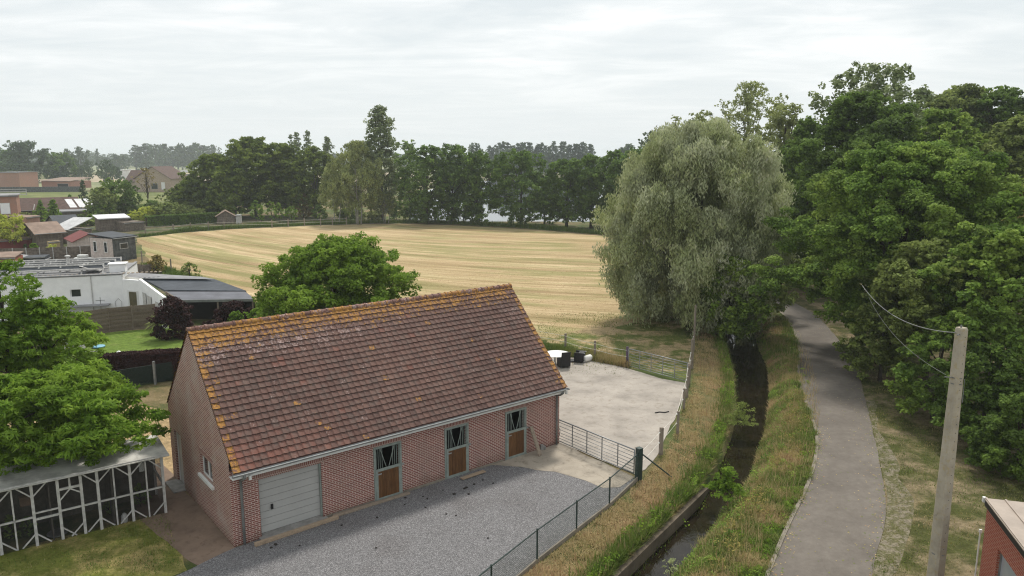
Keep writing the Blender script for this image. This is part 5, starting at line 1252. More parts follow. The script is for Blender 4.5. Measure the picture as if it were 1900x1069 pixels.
MB().tube([(WL-1.75, -.03, .3), (WL-1.75, -.03, 1.6)], .015, 5).tube([(WL-2.1, -.03, 1.3), (WL-1.4, -.03, 1.3)], .015, 5).tube([(WL-.6, -.03, .4), (WL-.65, -.03, 1.1), (WL-.4, -.03, 1.4), (WL-.15, -.03, 1.1), (WL-.2, -.03, .4)], .012, 5).build_each('wall_pipe', M_ZINCD, wh)
MB().b2((WL-6.2, -.9, .95), (WL-1.0, -.05, 1.02)).build('lean_roof', M_GREYR, wh)
# extension with sloping parapet
ext = empty('white_extension', wb, yawh, 'white extension with a sloping parapet and dark roof joining the bungalow', 'building')
ea = wb; e1 = wl(259, 60.8, 2); e2 = wl(304, 56.2, 2)
inv = Matrix.Rotation(-yawh, 3, 'Z')
L1 = inv @ (e1-wb); L2 = inv @ (e2-wb)
m = MB(); d = Vector((.0, .25, 0))
m.face([(0, 0, 0), (L1.x, L1.y, 0), (L1.x, L1.y, 3.0), (0, 0, 3.0)]); m.face([(L1.x, L1.y, 0), (L2.x, L2.y, 0), (L2.x, L2.y, 2.45), (L1.x, L1.y, 3.15)])
n2 = Vector((-(L2-L1).y, (L2-L1).x, 0)).normalized()*.22
m.face([(L1.x, L1.y, 3.15), (L2.x, L2.y, 2.45), (L2.x+n2.x, L2.y+n2.y, 2.45), (L1.x+n2.x, L1.y+n2.y, 3.15)]); m.face([(0, 0, 3.0), (L1.x, L1.y, 3.0), (L1.x, L1.y+.3, 3.0), (0, .3, 3.0)])
m.face([(L2.x, L2.y, 0), (L2.x+n2.x, L2.y+n2.y, 0), (L2.x+n2.x, L2.y+n2.y, 2.45), (L2.x, L2.y, 2.45)]); m.build('wall', M_REND, ext)
def onwall(a, b, s0, s1, z0, z1, off):
    dd = (b-a).normalized(); nn = Vector((dd.y, -dd.x, 0))*off; p = a+dd*s0+nn; q = a+dd*s1+nn; return [(p.x, p.y, z0), (q.x, q.y, z0), (q.x, q.y, z1), (p.x, p.y, z1)]
z0v = Vector((0, 0, 0)); Lw = L1.length
dr = MB().face(onwall(z0v, L1, Lw*.28, Lw*.92, .1, 2.1, .03)).build('door', M_WHITE, ext); MB().face(onwall(z0v, L1, Lw*.38, Lw*.82, .5, 2.0, .05)).build('pane', simple('olive_pane', (.12, .105, .06), .3), dr)
Lw2 = (L2-L1).length
for s0, s1, zt in ((.14, .30, 2.15), (.33, .52, 2.05), (.66, .8, 1.85)):
    f = MB().face(onwall(L1, L2, Lw2*s0, Lw2*s1, .05, zt, .03)).build('door', M_WFR, ext); MB().face(onwall(L1, L2, Lw2*s1-.08, Lw2*s1, .05, zt, .04)).build('gap', M_ZINCD, f)
MB().b2((Lw*.55, -.12, 2.45), (Lw*.65, .0, 2.6)).build('wall_lamp', M_ZINC, ext)
# dark roof behind the parapet, carport in front
rt = [G(265, 516.5, 2.95), G(305, 538, 2.34), G(457, 539.5, 2.34), G(398, 518, 2.95)]
m = MB(); q = [inv @ (p-wb) for p in rt]; q2 = [p-Vector((0, 0, .15)) for p in q]; m.face(q); m.face(q2[::-1])
for k in range(4): m.face([q[k], q2[k], q2[(k+1) % 4], q[(k+1) % 4]])
m.build('roof', M_SLATE, ext)
rg = [G(233, 513, 3.02), G(265, 516.6, 3.0), G(399, 518, 3.0), G(374, 513.5, 3.1), G(243, 505.5, 3.1)]
MB().face([inv @ (p-wb) for p in rg]).build('grey_roof', M_GREYR, ext)
cp_ = empty('carport', e2, 0, 'carport with grey sheet roof and black open front behind the stable', 'carport')
c = [G(308, 541, 2.28)-e2, G(333, 556.5, 1.98)-e2, G(472, 554.5, 1.98)-e2, G(455, 541, 2.28)-e2]
m = MB(); cb = [p-Vector((0, 0, .07)) for p in c]; m.face(c); m.face(cb[::-1]); m.face([c[0], cb[0], cb[1], c[1]]); m.face([c[2], cb[2], cb[3], c[3]]); m.build('roof', M_CAR, cp_)
m = MB(); m.bar(c[1]+Vector((0, -.03, -.1)), c[2]+Vector((0, -.03, -.1)), .06, .2); m.build('eave_beam', M_ZINCD, cp_)
m = MB(); m.bar(c[0]+Vector((-.03, 0, -.1)), c[1]+Vector((-.03, 0, -.1)), .06, .24); m.build('side_beam', M_PANEL, cp_)
for t in (.03, .5, .97): p = c[1].lerp(c[2], t); MB().b2((p.x-.06, p.y+.05, 0), (p.x+.06, p.y+.17, p.z-.1)).build('post', M_PANEL, cp_)
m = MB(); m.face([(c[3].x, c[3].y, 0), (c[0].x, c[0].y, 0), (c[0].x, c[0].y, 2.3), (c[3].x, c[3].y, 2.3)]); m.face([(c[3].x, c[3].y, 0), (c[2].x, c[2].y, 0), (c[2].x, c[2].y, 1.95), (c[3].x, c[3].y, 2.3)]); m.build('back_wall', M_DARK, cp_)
# ================================================================ sheds and allotment buildings
def shed(name, label, base_l, base_r, depth, eave, ridge, roofm, wallm, kind='gable', over=.3, wins=(), cat='shed', gable_front=False, rise=0.0, rbuild=None):
    """front lies between two surveyed ground points; local x along the front, y away from the viewer"""
    A = G(*base_l); B = G(*base_r); L = (B-A).length; r = empty(name, A, math.atan2(B.y-A.y, B.x-A.x), label, cat)
    m = MB(); m.b2((0, 0, 0), (L, depth, eave))
    if kind == 'gable' and gable_front:
        m.face([(0, 0, eave), (L, 0, eave), (L/2, 0, ridge)]); m.face([(L, depth, eave), (0, depth, eave), (L/2, depth, ridge)])
    elif kind == 'gable':
        m.face([(0, 0, eave), (0, depth/2, ridge), (0, depth, eave)]); m.face([(L, 0, eave), (L, depth, eave), (L, depth/2, ridge)])
    m.build('wall', wallm, r)
    m = MB(); t = .1
    def slab(q):
        q = [Vector(p)+Vector((0, 0, .02)) for p in q]; u = [p+Vector((0, 0, t)) for p in q]; m.face(q[::-1]); m.face(u)
        for k in range(len(q)): m.face([q[k], q[(k+1) % len(q)], u[(k+1) % len(q)], u[k]])
    if kind == 'flat': slab([(-over, -over, eave), (L+over, -over, eave+rise), (L+over, depth+over, eave+rise), (-over, depth+over, eave)])
    elif kind == 'mono': slab([(-over, -over, eave), (L+over, -over, eave), (L+over, depth+over, ridge), (-over, depth+over, ridge)])
    elif gable_front:
        k = (ridge-eave)/(L/2); slab([(-over, -over, eave-over*k), (L/2, -over, ridge), (L/2, depth+over, ridge), (-over, depth+over, eave-over*k)]); slab([(L/2, -over, ridge), (L+over, -over, eave-over*k), (L+over, depth+over, eave-over*k), (L/2, depth+over, ridge)])
    else:
        k = (ridge-eave)/(depth/2); slab([(-over, -over, eave-over*k), (L+over, -over, eave-over*k), (L+over, depth/2, ridge), (-over, depth/2, ridge)]); slab([(-over, depth/2, ridge), (L+over, depth/2, ridge), (L+over, depth+over, eave-over*k), (-over, depth+over, eave-over*k)])
    m.build('roof', roofm, r)
    if not gable_front: MB().tube([(-over, -over-.06, eave-.06), (L+over, -over-.06, eave-.06)], .06, 6).build('gutter', M_ZINCD, r)
    for (x0, x1, z0, z1, wm) in wins:
        f = MB().b2((x0, -.06, z0), (x1, .01, z1)).build('window', M_WFR, r); MB().b2((x0+.08, -.08, z0+.08), (x1-.08, -.055, z1-.08)).build('pane', wm, f)
    return r
M_SLATEW = simple('slate_cladding', (.10, .105, .105), .85, .2, 0, .5, 2.2, .3, 6); M_REDR = simple('dark_red_roof', (.17, .04, .035), .7, .3, 0, .15, 1); M_BROWNR = simple('brown_roof', (.26, .19, .15), .85, .2, 0, .2, 1)
M_PINKW = simple('pale_wall', (.55, .47, .43), .85, .2); M_WHITER = simple('white_sheet_roof', (.68, .68, .68), .6, .3, 0, .12, 1); M_PLANKW = simple('grey_plank_wall', (.18, .15, .125), .9, .1, 0, .35, 3); M_ORB = brick_mat('orange_brick', (.34, .145, .095), (.42, .195, .13), (.46, .35, .28), stainamt=.4)
M_TILER = simple('brown_red_tiles', (.105, .068, .056), .85, .2, 0, .25, 2, .2, 8); M_TANW = simple('tan_boards', (.42, .33, .19), .85, .2, 0, .15); M_FARMW = simple('pale_brick_wall', (.38, .30, .23), .9, .2); M_CORR = seam_roof('corrugated_grey', (.5, .5, .5), .4)
panel_fence([G(247, 507), G(268, 510), G(288, 508)], 1.1, 'broken grey wooden fence by the slate shed at the field corner', 6, M_PLANKW)
sl = shed('slate_shed', 'tall dark slate-clad shed with dark mono roof at the field corner', (213, 486), (254, 480), 4.2, 2.95, 3.3, M_ROOFD, M_SLATEW, 'mono', .15, [(.9, 2.1, 1.5, 2.25, M_GLASS)])
MB().b2((-.03, .1, .05), (-.005, 4.1, 2.9)).build('side_wall', M_PINKW, sl)
for y in (1.0, 2.9): f = MB().b2((-.08, y, 1.1), (-.03, y+.6, 2.5)).build('window', M_WHITE, sl); MB().b2((-.1, y+.1, 1.2), (-.078, y+.5, 2.4)).build('pane', M_GLASS, f)
shed('red_roof_shed', 'white shed with dark red gable roof left of the slate shed', (140, 472), (196, 468), 6, 1.75, 2.6, M_REDR, M_PINKW, 'gable', .35, [(.3, 1.8, .3, 1.1, M_TANW), (2.1, 3.6, .3, 1.1, M_TANW)], gable_front=True)
shed('brown_roof_shed', 'wooden garden house with broad brown hipped-looking roof', (72, 462), (118, 458), 5.5, 2.2, 3.5, M_BROWNR, M_PLANKW, 'gable', .5)
shed('dark_roof_shed', 'garden house with dark blue-grey roof behind the brown roof', (108, 440), (150, 437), 5, 2.1, 3.3, M_ROOFD, M_PLANKW, 'gable', .3)
shed('corrugated_lean_to', 'lean-to with slanting corrugated pale roof above the red roof', (128, 452), (172, 446), 3.2, 2.0, 2.6, M_CORR, M_PLANKW, 'flat', .2, rise=1.5)
ps = shed('plank_shed', 'open plank shed under a white flat roof near the field', (186, 430), (240, 427), 4, 2.2, 2.6, M_WHITER, M_PLANKW, 'mono', .3)
shed('low_plank_store', 'low grey plank store right of the white flat roof', (232, 430), (268, 427), 3, 1.5, 1.7, M_PLANKW, M_PLANKW, 'flat', .1)
panel_fence([G(0, 485), G(110, 482), G(200, 478)], 1.6, 'grey slatted panel fence with pale posts across the allotments', 9, M_PLANKW, M_WFR)
shed('red_brick_wall_shed', 'low red brick shed with grey roof at the left edge below the fence', (-20, 508), (30, 506), 3, 1.7, 2.0, M_BROWNR, M_BRICKR, 'mono', .1)
shed('long_red_shed', 'long low shed with red roof strip at the left edge', (2, 466), (78, 458), 3, 1.4, 1.7, M_BROWNR, M_REDR, 'mono', .1)
shed('tan_board_box', 'tan board screen beside the yellow-green shrub', (92, 470), (113, 468), .4, 1.5, 1.5, M_TANW, M_TANW, 'flat', .02)
shed('grey_ramp_shed', 'dark low lean-to roof sloping down beside the slatted fence', (32, 492), (84, 490), 2.5, .9, 1.0, M_GREYR, M_ROOFD, 'flat', .1, rise=-.5)
m = MB(); m.b2((-1.1, -.4, 0), (1.1, .4, .45)); m.b2((-.7, -.35, .45), (.5, .35, .8)); o = m.build('white_heap', M_WHITE, label='white covered heap before the slatted panel fence', cat='heap', bevel=.12); o.location = G(156, 484); o.rotation_euler = (0, 0, .1)
MB().lathe((0, 0, 0), [(.45, 0), (.5, .1), (.5, .8), (.4, .95)], 14).build('white_tank', M_WHITE, label='white rounded tank left of the red roofed shed', cat='tank', smooth=True).location = G(131, 471)
ob = shed('orange_brick_house', 'orange brick house with flat white balustrade at the left edge', (-60, 432), (37, 428), 9, 6.2, 6.5, M_GREYR, M_ORB, 'flat', .25, [(3.2+1.9, 6.6, 3.0, 5.0, M_REND)])
MB().b2((6.5, -.3, 6.35), (9.3, -.2, 6.45)).b2((4.0, -.35, 6.9), (9.3, -.2, 7.0)).b2((9.2, -.3, 6.3), (9.32, -.2, 7.4)).b2((4, -.25, 7.3), (9.3, -.2, 7.4)).build('balustrade', M_WFR, ob)
shed('orange_brick_annex', 'small orange brick annex below the conical trees', (52, 432), (76, 428), 4, 2.6, 2.8, M_BROWNR, M_ORB, 'mono', .1)
ar = shed('allotment_house', 'low house with red-brown tiled roof behind the conical trees', (40, 412), (146, 408), 9, 2.3, 4.5, M_TILER, M_PLANKW, 'gable', .4, cat='house')
for k in range(3):
    x = 8.8+k*1.7; MB().face([(x, .3, 2.60), (x+1.3, .3, 2.60), (x+.4, 3.6, 4.22), (x-.9, 3.6, 4.22)]).build('roof_light', M_WHITER, ar)
for x in (2.2, 3.0): MB().bar((x, -.6, 1.9), (x+.3, 1.4, 3.4), .1).build('ladder_rail', M_WFR, ar)
shed('long_grey_roof_shed', 'long low shed with grey roof left of the spruce', (112, 412), (166, 409), 4, 2.0, 2.2, M_GREYR, M_PLANKW, 'mono', .2)
sh2 = shed('dark_hut', 'small dark hut with shingled gable roof at the hedge end', (403, 416), (436, 415), 3.6, 1.5, 2.5, M_BROWNR, M_PLANKW, 'gable', .3, gable_front=True)
shed('white_cube_tank', 'white cube container beside the small dark hut', (438, 415), (446, 415), 1.0, 1.6, 1.6, M_WHITE, M_WFR, 'flat', .02, cat='container')
# farther houses
shed('farmhouse', 'pale brick farmhouse with brown tiled gable roof in the middle distance', (252, 356), (318, 356), 16, 5.0, 9.3, M_TILER, M_FARMW, 'gable', .5, [(6, 8.5, 1, 3.2, M_GLASS), (9.8, 11.2, .8, 3.6, M_WHITE)], cat='house', gable_front=True)
shed('farmhouse_wing', 'long tiled wing of the farmhouse with low eave', (234, 353), (256, 353), 12, 3.4, 7.6, M_TILER, M_FARMW, 'gable', .4, cat='house')
shed('white_barn', 'white low barn beyond the farmhouse', (213, 331), (240, 331), 8, 5, 6, M_WHITER, M_WHITER, 'flat', .2, cat='barn')
shed('far_grey_barn', 'grey roofed barn right of the farmhouse', (318, 348), (336, 348), 12, 5.5, 7, M_GREYR, M_GREYR, 'mono', .2, cat='barn')
fb = shed('far_brick_house', 'far orange brick block with grey roof edge at the left', (-10, 352), (38, 352), 12, 6.8, 7.1, M_GREYR, M_ORB, 'flat', .2, cat='house')
shed('far_brick_barn', 'low pink brick barn with dark opening in the far meadow', (78, 349), (132, 350), 10, 3.0, 4.2, M_BROWNR, simple('pink_brick', (.36, .19, .15), .9), 'mono', .4, [(9, 15, .2, 2, M_DARK)], cat='barn')
p = MB(); A = G(-60, 358); B = G(150, 356); r = empty('garden_wall', A, math.atan2(B.y-A.y, B.x-A.x), 'long grey stone wall closing the far meadow', 'wall'); MB().b2((0, 0, 0), ((B-A).length, .6, 2.0)).build('wall', M_SLATEW, r)
# field-edge fence posts
fp = [(270, 430), (322, 429), (354, 426), (387, 424), (416, 422), (505, 420), (535, 418), (565, 417), (595, 416), (617, 415), (643, 414)]
for k, (x, y) in enumerate(fp):
    o = MB().b2((-.09, -.09, 0), (.09, .09, 1.5)).build('field_post', M_OLDPOST, label='slim pale fence post on the far edge of the hay field', cat='post', group='posts along the far field edge'); o.location = G(x, y+3)
m = MB()
for z in (.7, 1.2): m.tube([G(x, y+3)+Vector((0, -.1, z)) for x, y in fp], .02, 4)
m.build('field_wire', M_ROPE, label='two wires along the far field edge posts', cat='wire')
for x, y in ((318, 503), (285, 492)):
    pass
o = MB().b2((-.06, -.06, 0), (.06, .06, 1.5)).build('field_post', M_OLDPOST, label='single thin post at the field edge right of the reddish tree', cat='post'); o.location = G(318, 504)
o = MB().b2((-.06, -.06, 0), (.06, .06, 1.5)).build('field_post', M_OLDPOST, label='single thin post at the field edge left of the reddish tree', cat='post'); o.location = G(264, 488)
# ================================================================ far woods and tree lines
def proto(name, mat, H, hb, R, **kw):
    me, tips = crown_mesh(name, LEAF[mat], H, hb, R, **kw); return me, tips
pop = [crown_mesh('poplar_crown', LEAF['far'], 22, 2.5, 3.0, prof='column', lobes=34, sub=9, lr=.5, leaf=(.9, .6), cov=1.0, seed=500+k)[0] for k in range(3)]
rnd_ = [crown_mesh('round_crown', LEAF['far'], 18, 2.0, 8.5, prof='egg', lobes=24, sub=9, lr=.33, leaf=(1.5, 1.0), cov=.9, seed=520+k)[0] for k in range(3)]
tk = MB().tube([(0, 0, 0), (0, 0, 6), (0, 0, 15)], [.4, .3, .1], 6); tko = None
def far_tree(mesh, loc, sc, label, group, name):
    global tko
    r = empty(name, loc, random.uniform(0, 6), label, 'tree', group); r.scale = sc
    mesh_obj('crown', mesh, r)
    if tko is None: o = tk.build('trunk', M_BARK, r); tko = o.data
    else: mesh_obj('trunk', tko, r)
random.seed(9)
for k in range(30):
    x = 908+k*6.6+random.uniform(-2, 2); Yp = random.choice([455, 475, 500]); t = 262+abs(random.gauss(0, 5))+(8 if k < 2 else 0)
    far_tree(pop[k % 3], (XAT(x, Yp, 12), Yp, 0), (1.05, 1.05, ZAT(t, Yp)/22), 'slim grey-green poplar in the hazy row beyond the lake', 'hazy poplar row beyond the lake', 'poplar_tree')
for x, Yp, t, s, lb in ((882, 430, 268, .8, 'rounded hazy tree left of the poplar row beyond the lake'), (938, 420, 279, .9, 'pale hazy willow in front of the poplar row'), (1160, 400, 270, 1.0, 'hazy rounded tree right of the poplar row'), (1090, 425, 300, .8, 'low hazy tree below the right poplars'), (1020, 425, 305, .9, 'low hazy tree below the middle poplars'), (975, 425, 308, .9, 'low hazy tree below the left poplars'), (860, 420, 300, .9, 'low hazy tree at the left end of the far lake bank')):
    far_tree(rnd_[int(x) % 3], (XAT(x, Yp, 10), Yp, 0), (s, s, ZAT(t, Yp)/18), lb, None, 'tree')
# hazy wood at the left horizon
for k in range(16):
    x = 250+k*9.8+random.uniform(-2, 2); Yp = random.choice([720, 750, 780]); t = 268+random.uniform(-2, 4)+(6 if 338 < x < 352 else 0)+(3 if x < 256 else 0)
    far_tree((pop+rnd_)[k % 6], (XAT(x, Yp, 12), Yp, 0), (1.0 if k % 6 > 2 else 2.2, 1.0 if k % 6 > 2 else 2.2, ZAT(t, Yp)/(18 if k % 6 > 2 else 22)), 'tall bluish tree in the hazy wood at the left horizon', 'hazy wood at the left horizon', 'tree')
for k in range(46):
    x = -40+k*10.2+random.uniform(-4, 4); Yp = random.uniform(820, 1100); t = 290+random.uniform(-7, 5); s = random.uniform(.9, 1.5)
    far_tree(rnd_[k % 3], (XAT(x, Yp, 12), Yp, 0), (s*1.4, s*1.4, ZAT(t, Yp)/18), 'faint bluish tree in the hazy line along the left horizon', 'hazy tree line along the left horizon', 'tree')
for x, Yp, t, s, lb in ((126, 560, 277, .55, 'small rounded tree on the left horizon before the haze'), (150, 560, 274, .9, 'broad rounded tree on the left horizon'), (142, 420, 298, .35, 'dark clipped tree in the far left field'), (162, 420, 297, .35, 'second dark clipped tree in the far left field'), (138, 400, 307, .28, 'first round shrub in the row on the tan field'), (150, 400, 308, .28, 'second round shrub in the row on the tan field'), (162, 400, 309, .28, 'third round shrub in the row on the tan field'),
      (196, 360, 297, .5, 'dark rounded tree left of the white barn'), (270, 640, 296, .8, 'pale willow in front of the hazy wood'), (215, 640, 288, .7, 'bluish tree right of the horizon church trees'), (232, 660, 290, .7, 'rounded bluish tree left of the hazy wood')):
    far_tree(rnd_[int(x) % 3], (XAT(x, Yp, 8), Yp, 0), (s, s, ZAT(t, Yp)/18), lb, None, 'tree')
far_tree(pop[0], (XAT(181, 700, 12), 700, 0), (.8, .8, ZAT(276, 700)/22), 'single slim poplar spire on the left horizon', None, 'poplar_tree')
# horizon line of trees all round, right side mostly hidden
for k in range(40):
    x = 480+k*36+random.uniform(-10, 10); Yp = random.uniform(700, 1000); s = random.uniform(1.2, 1.9)
    far_tree(rnd_[k % 3], (XAT(x, Yp, 12), Yp, 0), (s*1.7, s*1.7, ZAT(287+random.uniform(-4, 4), Yp)/18), 'faint hazy tree on the horizon beyond the lake', 'hazy tree line beyond the lake', 'tree')
# ================================================================ grass
def grass_mat(name):
    t = NT(name); v = t.attr()
    c = t.ramp(v, [(0, (.075, .125, .022)), (.3, (.14, .20, .038)), (.48, (.23, .24, .075)), (.6, (.38, .30, .14)), (.82, (.54, .42, .23)), (1, (.36, .20, .12))])
    p = t.principled(c, .8, .15); tl = t.n('ShaderNodeBsdfTranslucent', {'Color': c}).outputs[0]
    m = t.n('ShaderNodeMixShader'); m.inputs[0].default_value = .25; t.t.links.new(p, m.inputs[1]); t.t.links.new(tl, m.inputs[2]); return t.done(m.outputs[0])
M_GRASS = grass_mat('grass_blades')
def zground(x, y):
    lt_ = atY(LT, y); rw_ = atY(RW, y)
    zl = -.28*np.clip((x-(lt_-2.2))/2.0, 0, 1)**1.6; zr = WZ-.05+(.05-WZ)*np.clip((x-rw_)/1.25, 0, 1)**.75
    return np.where(x < lt_, zl, np.where(x < rw_, WZ-.3, zr))
def blades(name, x, y, h, wd, dry, seed, flat=.5):
    rng = np.random.default_rng(seed); n = len(x); z = zground(x, y)
    a = rng.uniform(0, 6.283, n); ln = rng.uniform(.2, 1.2, n)*flat; d = np.stack([np.cos(a)*ln, np.sin(a)*ln, np.ones(n)], 1); d /= np.linalg.norm(d, axis=1, keepdims=True)
    s = np.stack([-np.sin(a), np.cos(a), 0*a], 1)*(wd*rng.uniform(.6, 1.4, n))[:, None]
    b = np.stack([x, y, z-.02], 1); hh = (h*rng.uniform(.5, 1.4, n))[:, None]
    V_ = np.stack([b-s, b+s, b+d*hh], 1).reshape(-1, 3)
    k = np.clip(dry+rng.normal(size=n)*.10, 0, 1)
    return mesh_obj(name, np_mesh(name, V_, np.arange(3*n).reshape(-1, 3), k, M_GRASS), kind='stuff')
rng = np.random.default_rng(77)
# left bank
n = 150000; y = rng.uniform(17.5, 60, n)**1.0; y = 17.5+(60-17.5)*rng.beta(1, 1.7, n)
fx = np.interp(y, [17.9, 22.45, 26.45, 28.9, 31.56, 33.8, 37.6, 42, 45.6, 60], [-2.2, .81, 3.7, 5.25, 6.7, 7.6, 8.9, 10.4, 11.4, 14.5])
lx = atY(LT, y); u = rng.uniform(0, 1, n); x = fx+.12+(lx-fx+.1)*u
patch = fbm(x, y, 1.3, 31); dry = .58+.55*(patch-.5)-.42*np.clip((u-.74)/.26, 0, 1)+.0*y-.1*np.clip(.1-u, 0, .1)*10
keep = rng.random(n) < np.clip(.35+1.3*fbm(x, y, .5, 8), 0, 1); x, y, u, dry = x[keep], y[keep], u[keep], dry[keep]
blades('bank_grass', x, y, np.where(u > .8, .30, .13)*(.25+1.6*fbm(x, y, .45, 4)**1.5), np.full(len(x), .02), dry+.15, 1, 2.4)
# right bank
n = 120000; y = 19+(62-19)*rng.beta(1, 1.7, n); rx = atY(RW, y); px_ = np.array([spl(PL, q) for q in np.linspace(15, 65, 201)]); pxx = np.interp(y, np.linspace(15, 65, 201), px_)-.08
u = rng.uniform(0, 1, n); x = rx+.1+(pxx-rx-.1)*u
patch = fbm(x, y, 1.6, 41); red = np.clip((fbm(x, y, 2.2, 55)-.54)*5, 0, 1)*(u < .8)
dry = .44+.9*(patch-.5)-.10*(u > .75)+.35*red
keep = rng.random(n) < np.clip(.35+1.3*fbm(x, y, .5, 18), 0, 1); x, y, u, dry = x[keep], y[keep], u[keep], dry[keep]
blades('bank_grass', x, y, .22*(.25+1.9*fbm(x, y, .5, 14)**1.5), np.full(len(x), .018), dry+.04, 2, 1.6)
# green growth on the water's edge of the left bank
n = 42000; y = 17.5+(58-17.5)*rng.beta(1, 1.5, n); x = atY(LT, y)+rng.normal(size=n)*.28-.15
k = rng.random(n) < np.clip(1.8*fbm(x*0, y, 1.6, 61)-.3, 0, 1); x, y = x[k], y[k]
blades('bank_weeds', x, y, .38*(.4+1.2*fbm(x, y, .7, 24)), np.full(len(x), .024), np.clip(.30+.4*(fbm(x, y, .7, 6)-.5), .05, .55), 3, 1.1)
# verge right of the path
n = 70000; y = 17+(60-17)*rng.beta(1, 1.8, n); pr_ = np.array([spl(PR, q) for q in np.linspace(15, 65, 201)]); x = np.interp(y, np.linspace(15, 65, 201), pr_)-.04+rng.uniform(0, 1, n)**1.1*7
k = (rng.random(n) < np.clip(1.6*fbm(x, y, .9, 71)-.15, 0, 1)) & ~((x > 13.2) & (y < 20.8)); x, y = x[k], y[k]
blades('verge_grass', x, y, .10*(.5+fbm(x, y, .8, 74)), np.full(len(x), .016), np.clip(.40+.8*(fbm(x, y, 1.4, 75)-.5), 0, .8), 4, 1.2)
# plot before the aviary
n = 46000; x = rng.uniform(-20, -10.4, n); y = rng.uniform(17, 26.4, n)
def inpoly(x, y, P):
    c = np.zeros(len(x), bool); j = len(P)-1
    for i in range(len(P)):
        xi, yi = P[i]; xj, yj = P[j]; c ^= ((yi > y) != (yj > y)) & (x < (xj-xi)*(y-yi)/(yj-yi+1e-12)+xi); j = i
    return c
k = inpoly(x, y, [(-20, 21), (-12.9, 26.1), (-11.6, 23.8), (-10.5, 22.0), (-13.0, 19.2), (-20, 17)]) & (rng.random(n) < np.clip(1.5*fbm(x, y, .7, 81)-.1, 0, 1)); x, y = x[k], y[k]
blades('plot_grass', x, y, .09*(.5+fbm(x, y, .8, 84)), np.full(len(x), .016), np.clip(.34+.7*(fbm(x, y, 1.2, 85)-.5), 0, .75), 5, 1.2)
# tall grass at the far side of the yard and along the field edge
n = 26000; t = rng.uniform(0, 1, n); a = np.array(G(1005, 652)[:2]); b = np.array(G(1165, 683)[:2]); x = a[0]+(b[0]-a[0])*t+rng.normal(size=n)*.1; y = a[1]+(b[1]-a[1])*t+np.abs(rng.normal(size=n))*.8
blades('tall_grass', x, y, .40*(.4+fbm(x, y, .9, 94)), np.full(len(x), .022), np.clip(.20+.5*t+.3*(fbm(x, y, 1, 95)-.5), 0, .7), 6, .7)
n = 30000; x = rng.uniform(2, 17, n); y = rng.uniform(43, 62, n); k = (rng.random(n) < fbm(x, y, 1.5, 96)*1.2-.2) & (x < atY(LT, y)-.3) & (x-2 < (y-46)*1.6+8); x, y = x[k], y[k]
blades('paddock_grass', x, y, .12*(.5+fbm(x, y, .8, 97)), np.full(len(x), .024), np.clip(.38+.9*(fbm(x, y, 2.2, 98)-.5), 0, .8), 7, 1.1)
edge = g2((255, 441), (330, 432), (420, 425), (600, 417), (700, 414), (780, 414), (860, 417), (1000, 425), (1117, 436))
ex, ey = [], []
for (x0, y0), (x1, y1) in zip(edge[:-1], edge[1:]):
    m_ = int(math.hypot(x1-x0, y1-y0)*220); t = rng.uniform(0, 1, m_); ex.append(x0+(x1-x0)*t+rng.normal(size=m_)*.2); ey.append(y0+(y1-y0)*t+np.abs(rng.normal(size=m_))*1.3+.2)
x = np.concatenate(ex); y = np.concatenate(ey)
blades('field_edge_grass', x, y, .75*(.4+fbm(x, y, 3, 104)), np.full(len(x), .05), np.clip(.14+.2*(fbm(x, y, 4, 105)-.5), 0, .5), 8, .6)
edge = g2((480, 572), (430, 538), (360, 517), (318, 503), (285, 490)); ex, ey = [], []
for (x0, y0), (x1, y1) in zip(edge[:-1], edge[1:]):
    m_ = int(math.hypot(x1-x0, y1-y0)*260); t = rng.uniform(0, 1, m_); ex.append(x0+(x1-x0)*t-np.abs(rng.normal(size=m_))*.8); ey.append(y0+(y1-y0)*t+rng.normal(size=m_)*.4)
x = np.concatenate(ex); y = np.concatenate(ey)
blades('field_edge_grass', x, y, .5*(.4+fbm(x, y, 2, 114)), np.full(len(x), .035), np.clip(.2+.4*(fbm(x, y, 3, 115)-.5), 0, .6), 9, .7)
# loose cut straw on the near part of the hay field
n = 170000; x = rng.uniform(-24, 16, n); y = 53+(118-53)*rng.beta(1, 1.6, n)
k = inpoly(x, y, field_poly); x, y = x[k], y[k]; rr = (x*math.sin(.66)+y*math.cos(.66)); k = rng.random(len(x)) < np.clip(.55+.5*np.sin(rr*2*math.pi/2.6+2*fbm(x, y, 6, 3)), .1, 1); x, y = x[k], y[k]
blades('cut_straw', x, y, .10+.0*x, np.full(len(x), .028), np.clip(.74+.3*(fbm(x, y, 4, 125)-.5), .5, .88), 10, 3.2)

# broad-leaved weeds and dead stalks in clumps on both banks
def weeds(name, cx, cy, hgt, rad, per, mat, lf, seed, tone=0.0):
    r_ = np.random.default_rng(seed); m_ = len(cx); n_ = m_*per
    X_ = np.repeat(cx, per); Y_ = np.repeat(cy, per); R_ = np.repeat(rad, per); H_ = np.repeat(hgt, per); a = r_.uniform(0, 6.283, n_); q = r_.random(n_)**.5; tt = r_.random(n_)
    x_ = X_+np.cos(a)*q*R_; y_ = Y_+np.sin(a)*q*R_; z_ = zground(x_, y_)+H_*tt*(1.05-q*.6)
    Vw = leaf_quads(r_, np.stack([x_, y_, z_], 1), np.array([0, 0, .9])+r_.normal(size=(n_, 3))*.55, lf[0], lf[1], .1)
    mesh_obj(name, np_mesh(name, Vw, np.arange(len(Vw)).reshape(-1, 4), np.clip(np.repeat(r_.uniform(.2, .8, m_), per)+r_.normal(size=n_)*.12+tone, 0, 1), LEAF[mat]), kind='stuff')
r2 = np.random.default_rng(5)
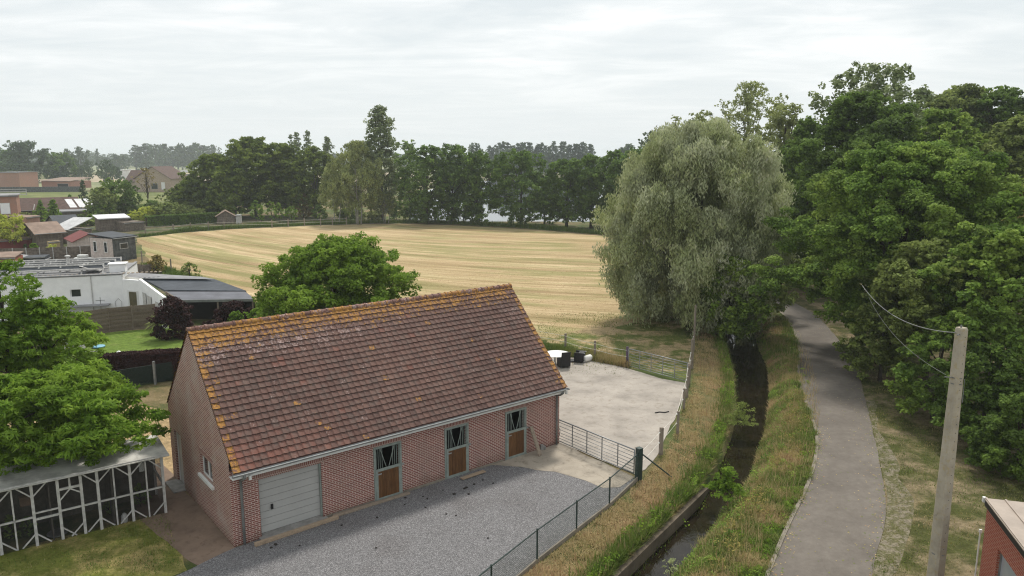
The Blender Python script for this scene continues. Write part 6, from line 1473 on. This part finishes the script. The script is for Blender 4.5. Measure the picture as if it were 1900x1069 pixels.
cy_ = 18+(58-18)*r2.beta(1, 1.5, 330); cx_ = atY(LT, cy_)+r2.normal(size=330)*.28-.12; kk = fbm(cx_*0, cy_, 1.8, 62) > .36; cx_, cy_ = cx_[kk], cy_[kk]
weeds('bank_weeds', cx_, cy_, r2.uniform(.2, .65, len(cx_)), r2.uniform(.15, .42, len(cx_)), 60, 'bright', (.11, .06), 31)
cy_ = 20+(60-20)*r2.beta(1, 1.5, 240); cx_ = atY(RW, cy_)+np.abs(r2.normal(size=240))*.9+.1
weeds('bank_weeds', cx_, cy_, r2.uniform(.15, .5, 240), r2.uniform(.12, .35, 240), 45, 'maple', (.10, .05), 32)
cy_ = 20+(60-20)*r2.beta(1, 1.5, 200); cx_ = np.interp(cy_, np.linspace(15, 65, 201), px_)-.25-np.abs(r2.normal(size=200))*.5
weeds('bank_weeds', cx_, cy_, r2.uniform(.1, .32, 200), r2.uniform(.1, .28, 200), 40, 'bright', (.08, .05), 33)
cy_ = 21+(40-21)*r2.random(90); cx_ = atY(RW, cy_)+r2.uniform(.9, 2.2, 90)
weeds('dead_stalks', cx_, cy_, r2.uniform(.35, .7, 90), r2.uniform(.15, .4, 90), 36, 'rust', (.12, .025), 34, .2)
n = 5200; y = 20+(58-20)*rng.beta(1, 1.5, n); sd_ = rng.random(n) < .5
x = np.where(sd_, atY(LT, y)-rng.random(n)*2.0, atY(RW, y)+.4+rng.random(n)*2.4)
blades('tall_stalks', x, y, .55+.0*x, np.full(n, .010), np.clip(.72+.1*rng.normal(size=n), .5, .9), 21, .45)
# fallen leaves and crumbs along the path edges
n = 1100; y = 18+(62-18)*rng.beta(1, 1.5, n); e_ = rng.random(n) < .5
lx_ = np.interp(y, np.linspace(15, 65, 201), px_); rx_ = np.interp(y, np.linspace(15, 65, 201), pr_)
x = np.where(e_, lx_+np.abs(rng.normal(size=n))*.25, rx_-np.abs(rng.normal(size=n))*.5); x = np.where(rng.random(n) < .2, lx_+(rx_-lx_)*rng.random(n), x)
Vl = leaf_quads(rng, np.stack([x, y, np.full(n, .036)], 1), np.array([0, 0, 1.0])+rng.normal(size=(n, 3))*.04, .075, .05, 0)
Vl[:, 2] = np.maximum(Vl[:, 2], .033)
mesh_obj('leaf_litter', np_mesh('leaf_litter', Vl, np.arange(len(Vl)).reshape(-1, 4), rng.uniform(.25, 1, n), M_GRASS), kind='stuff')

# ================================================================ haze: one closed box of thin air
hm = MB(); hm.b2((-3300, -90, -3), (3300, 3300, 34)); 
vm = bpy.data.materials.new('haze'); vm.use_nodes = True; vt = vm.node_tree; vt.nodes.clear()
pv = vt.nodes.new('ShaderNodeVolumePrincipled'); pv.inputs['Color'].default_value = (.87, .94, 1, 1); pv.inputs['Density'].default_value = .00030; pv.inputs['Anisotropy'].default_value = .2
vo = vt.nodes.new('ShaderNodeOutputMaterial'); vt.links.new(pv.outputs[0], vo.inputs['Volume'])
hm.build('haze', vm, kind='stuff')
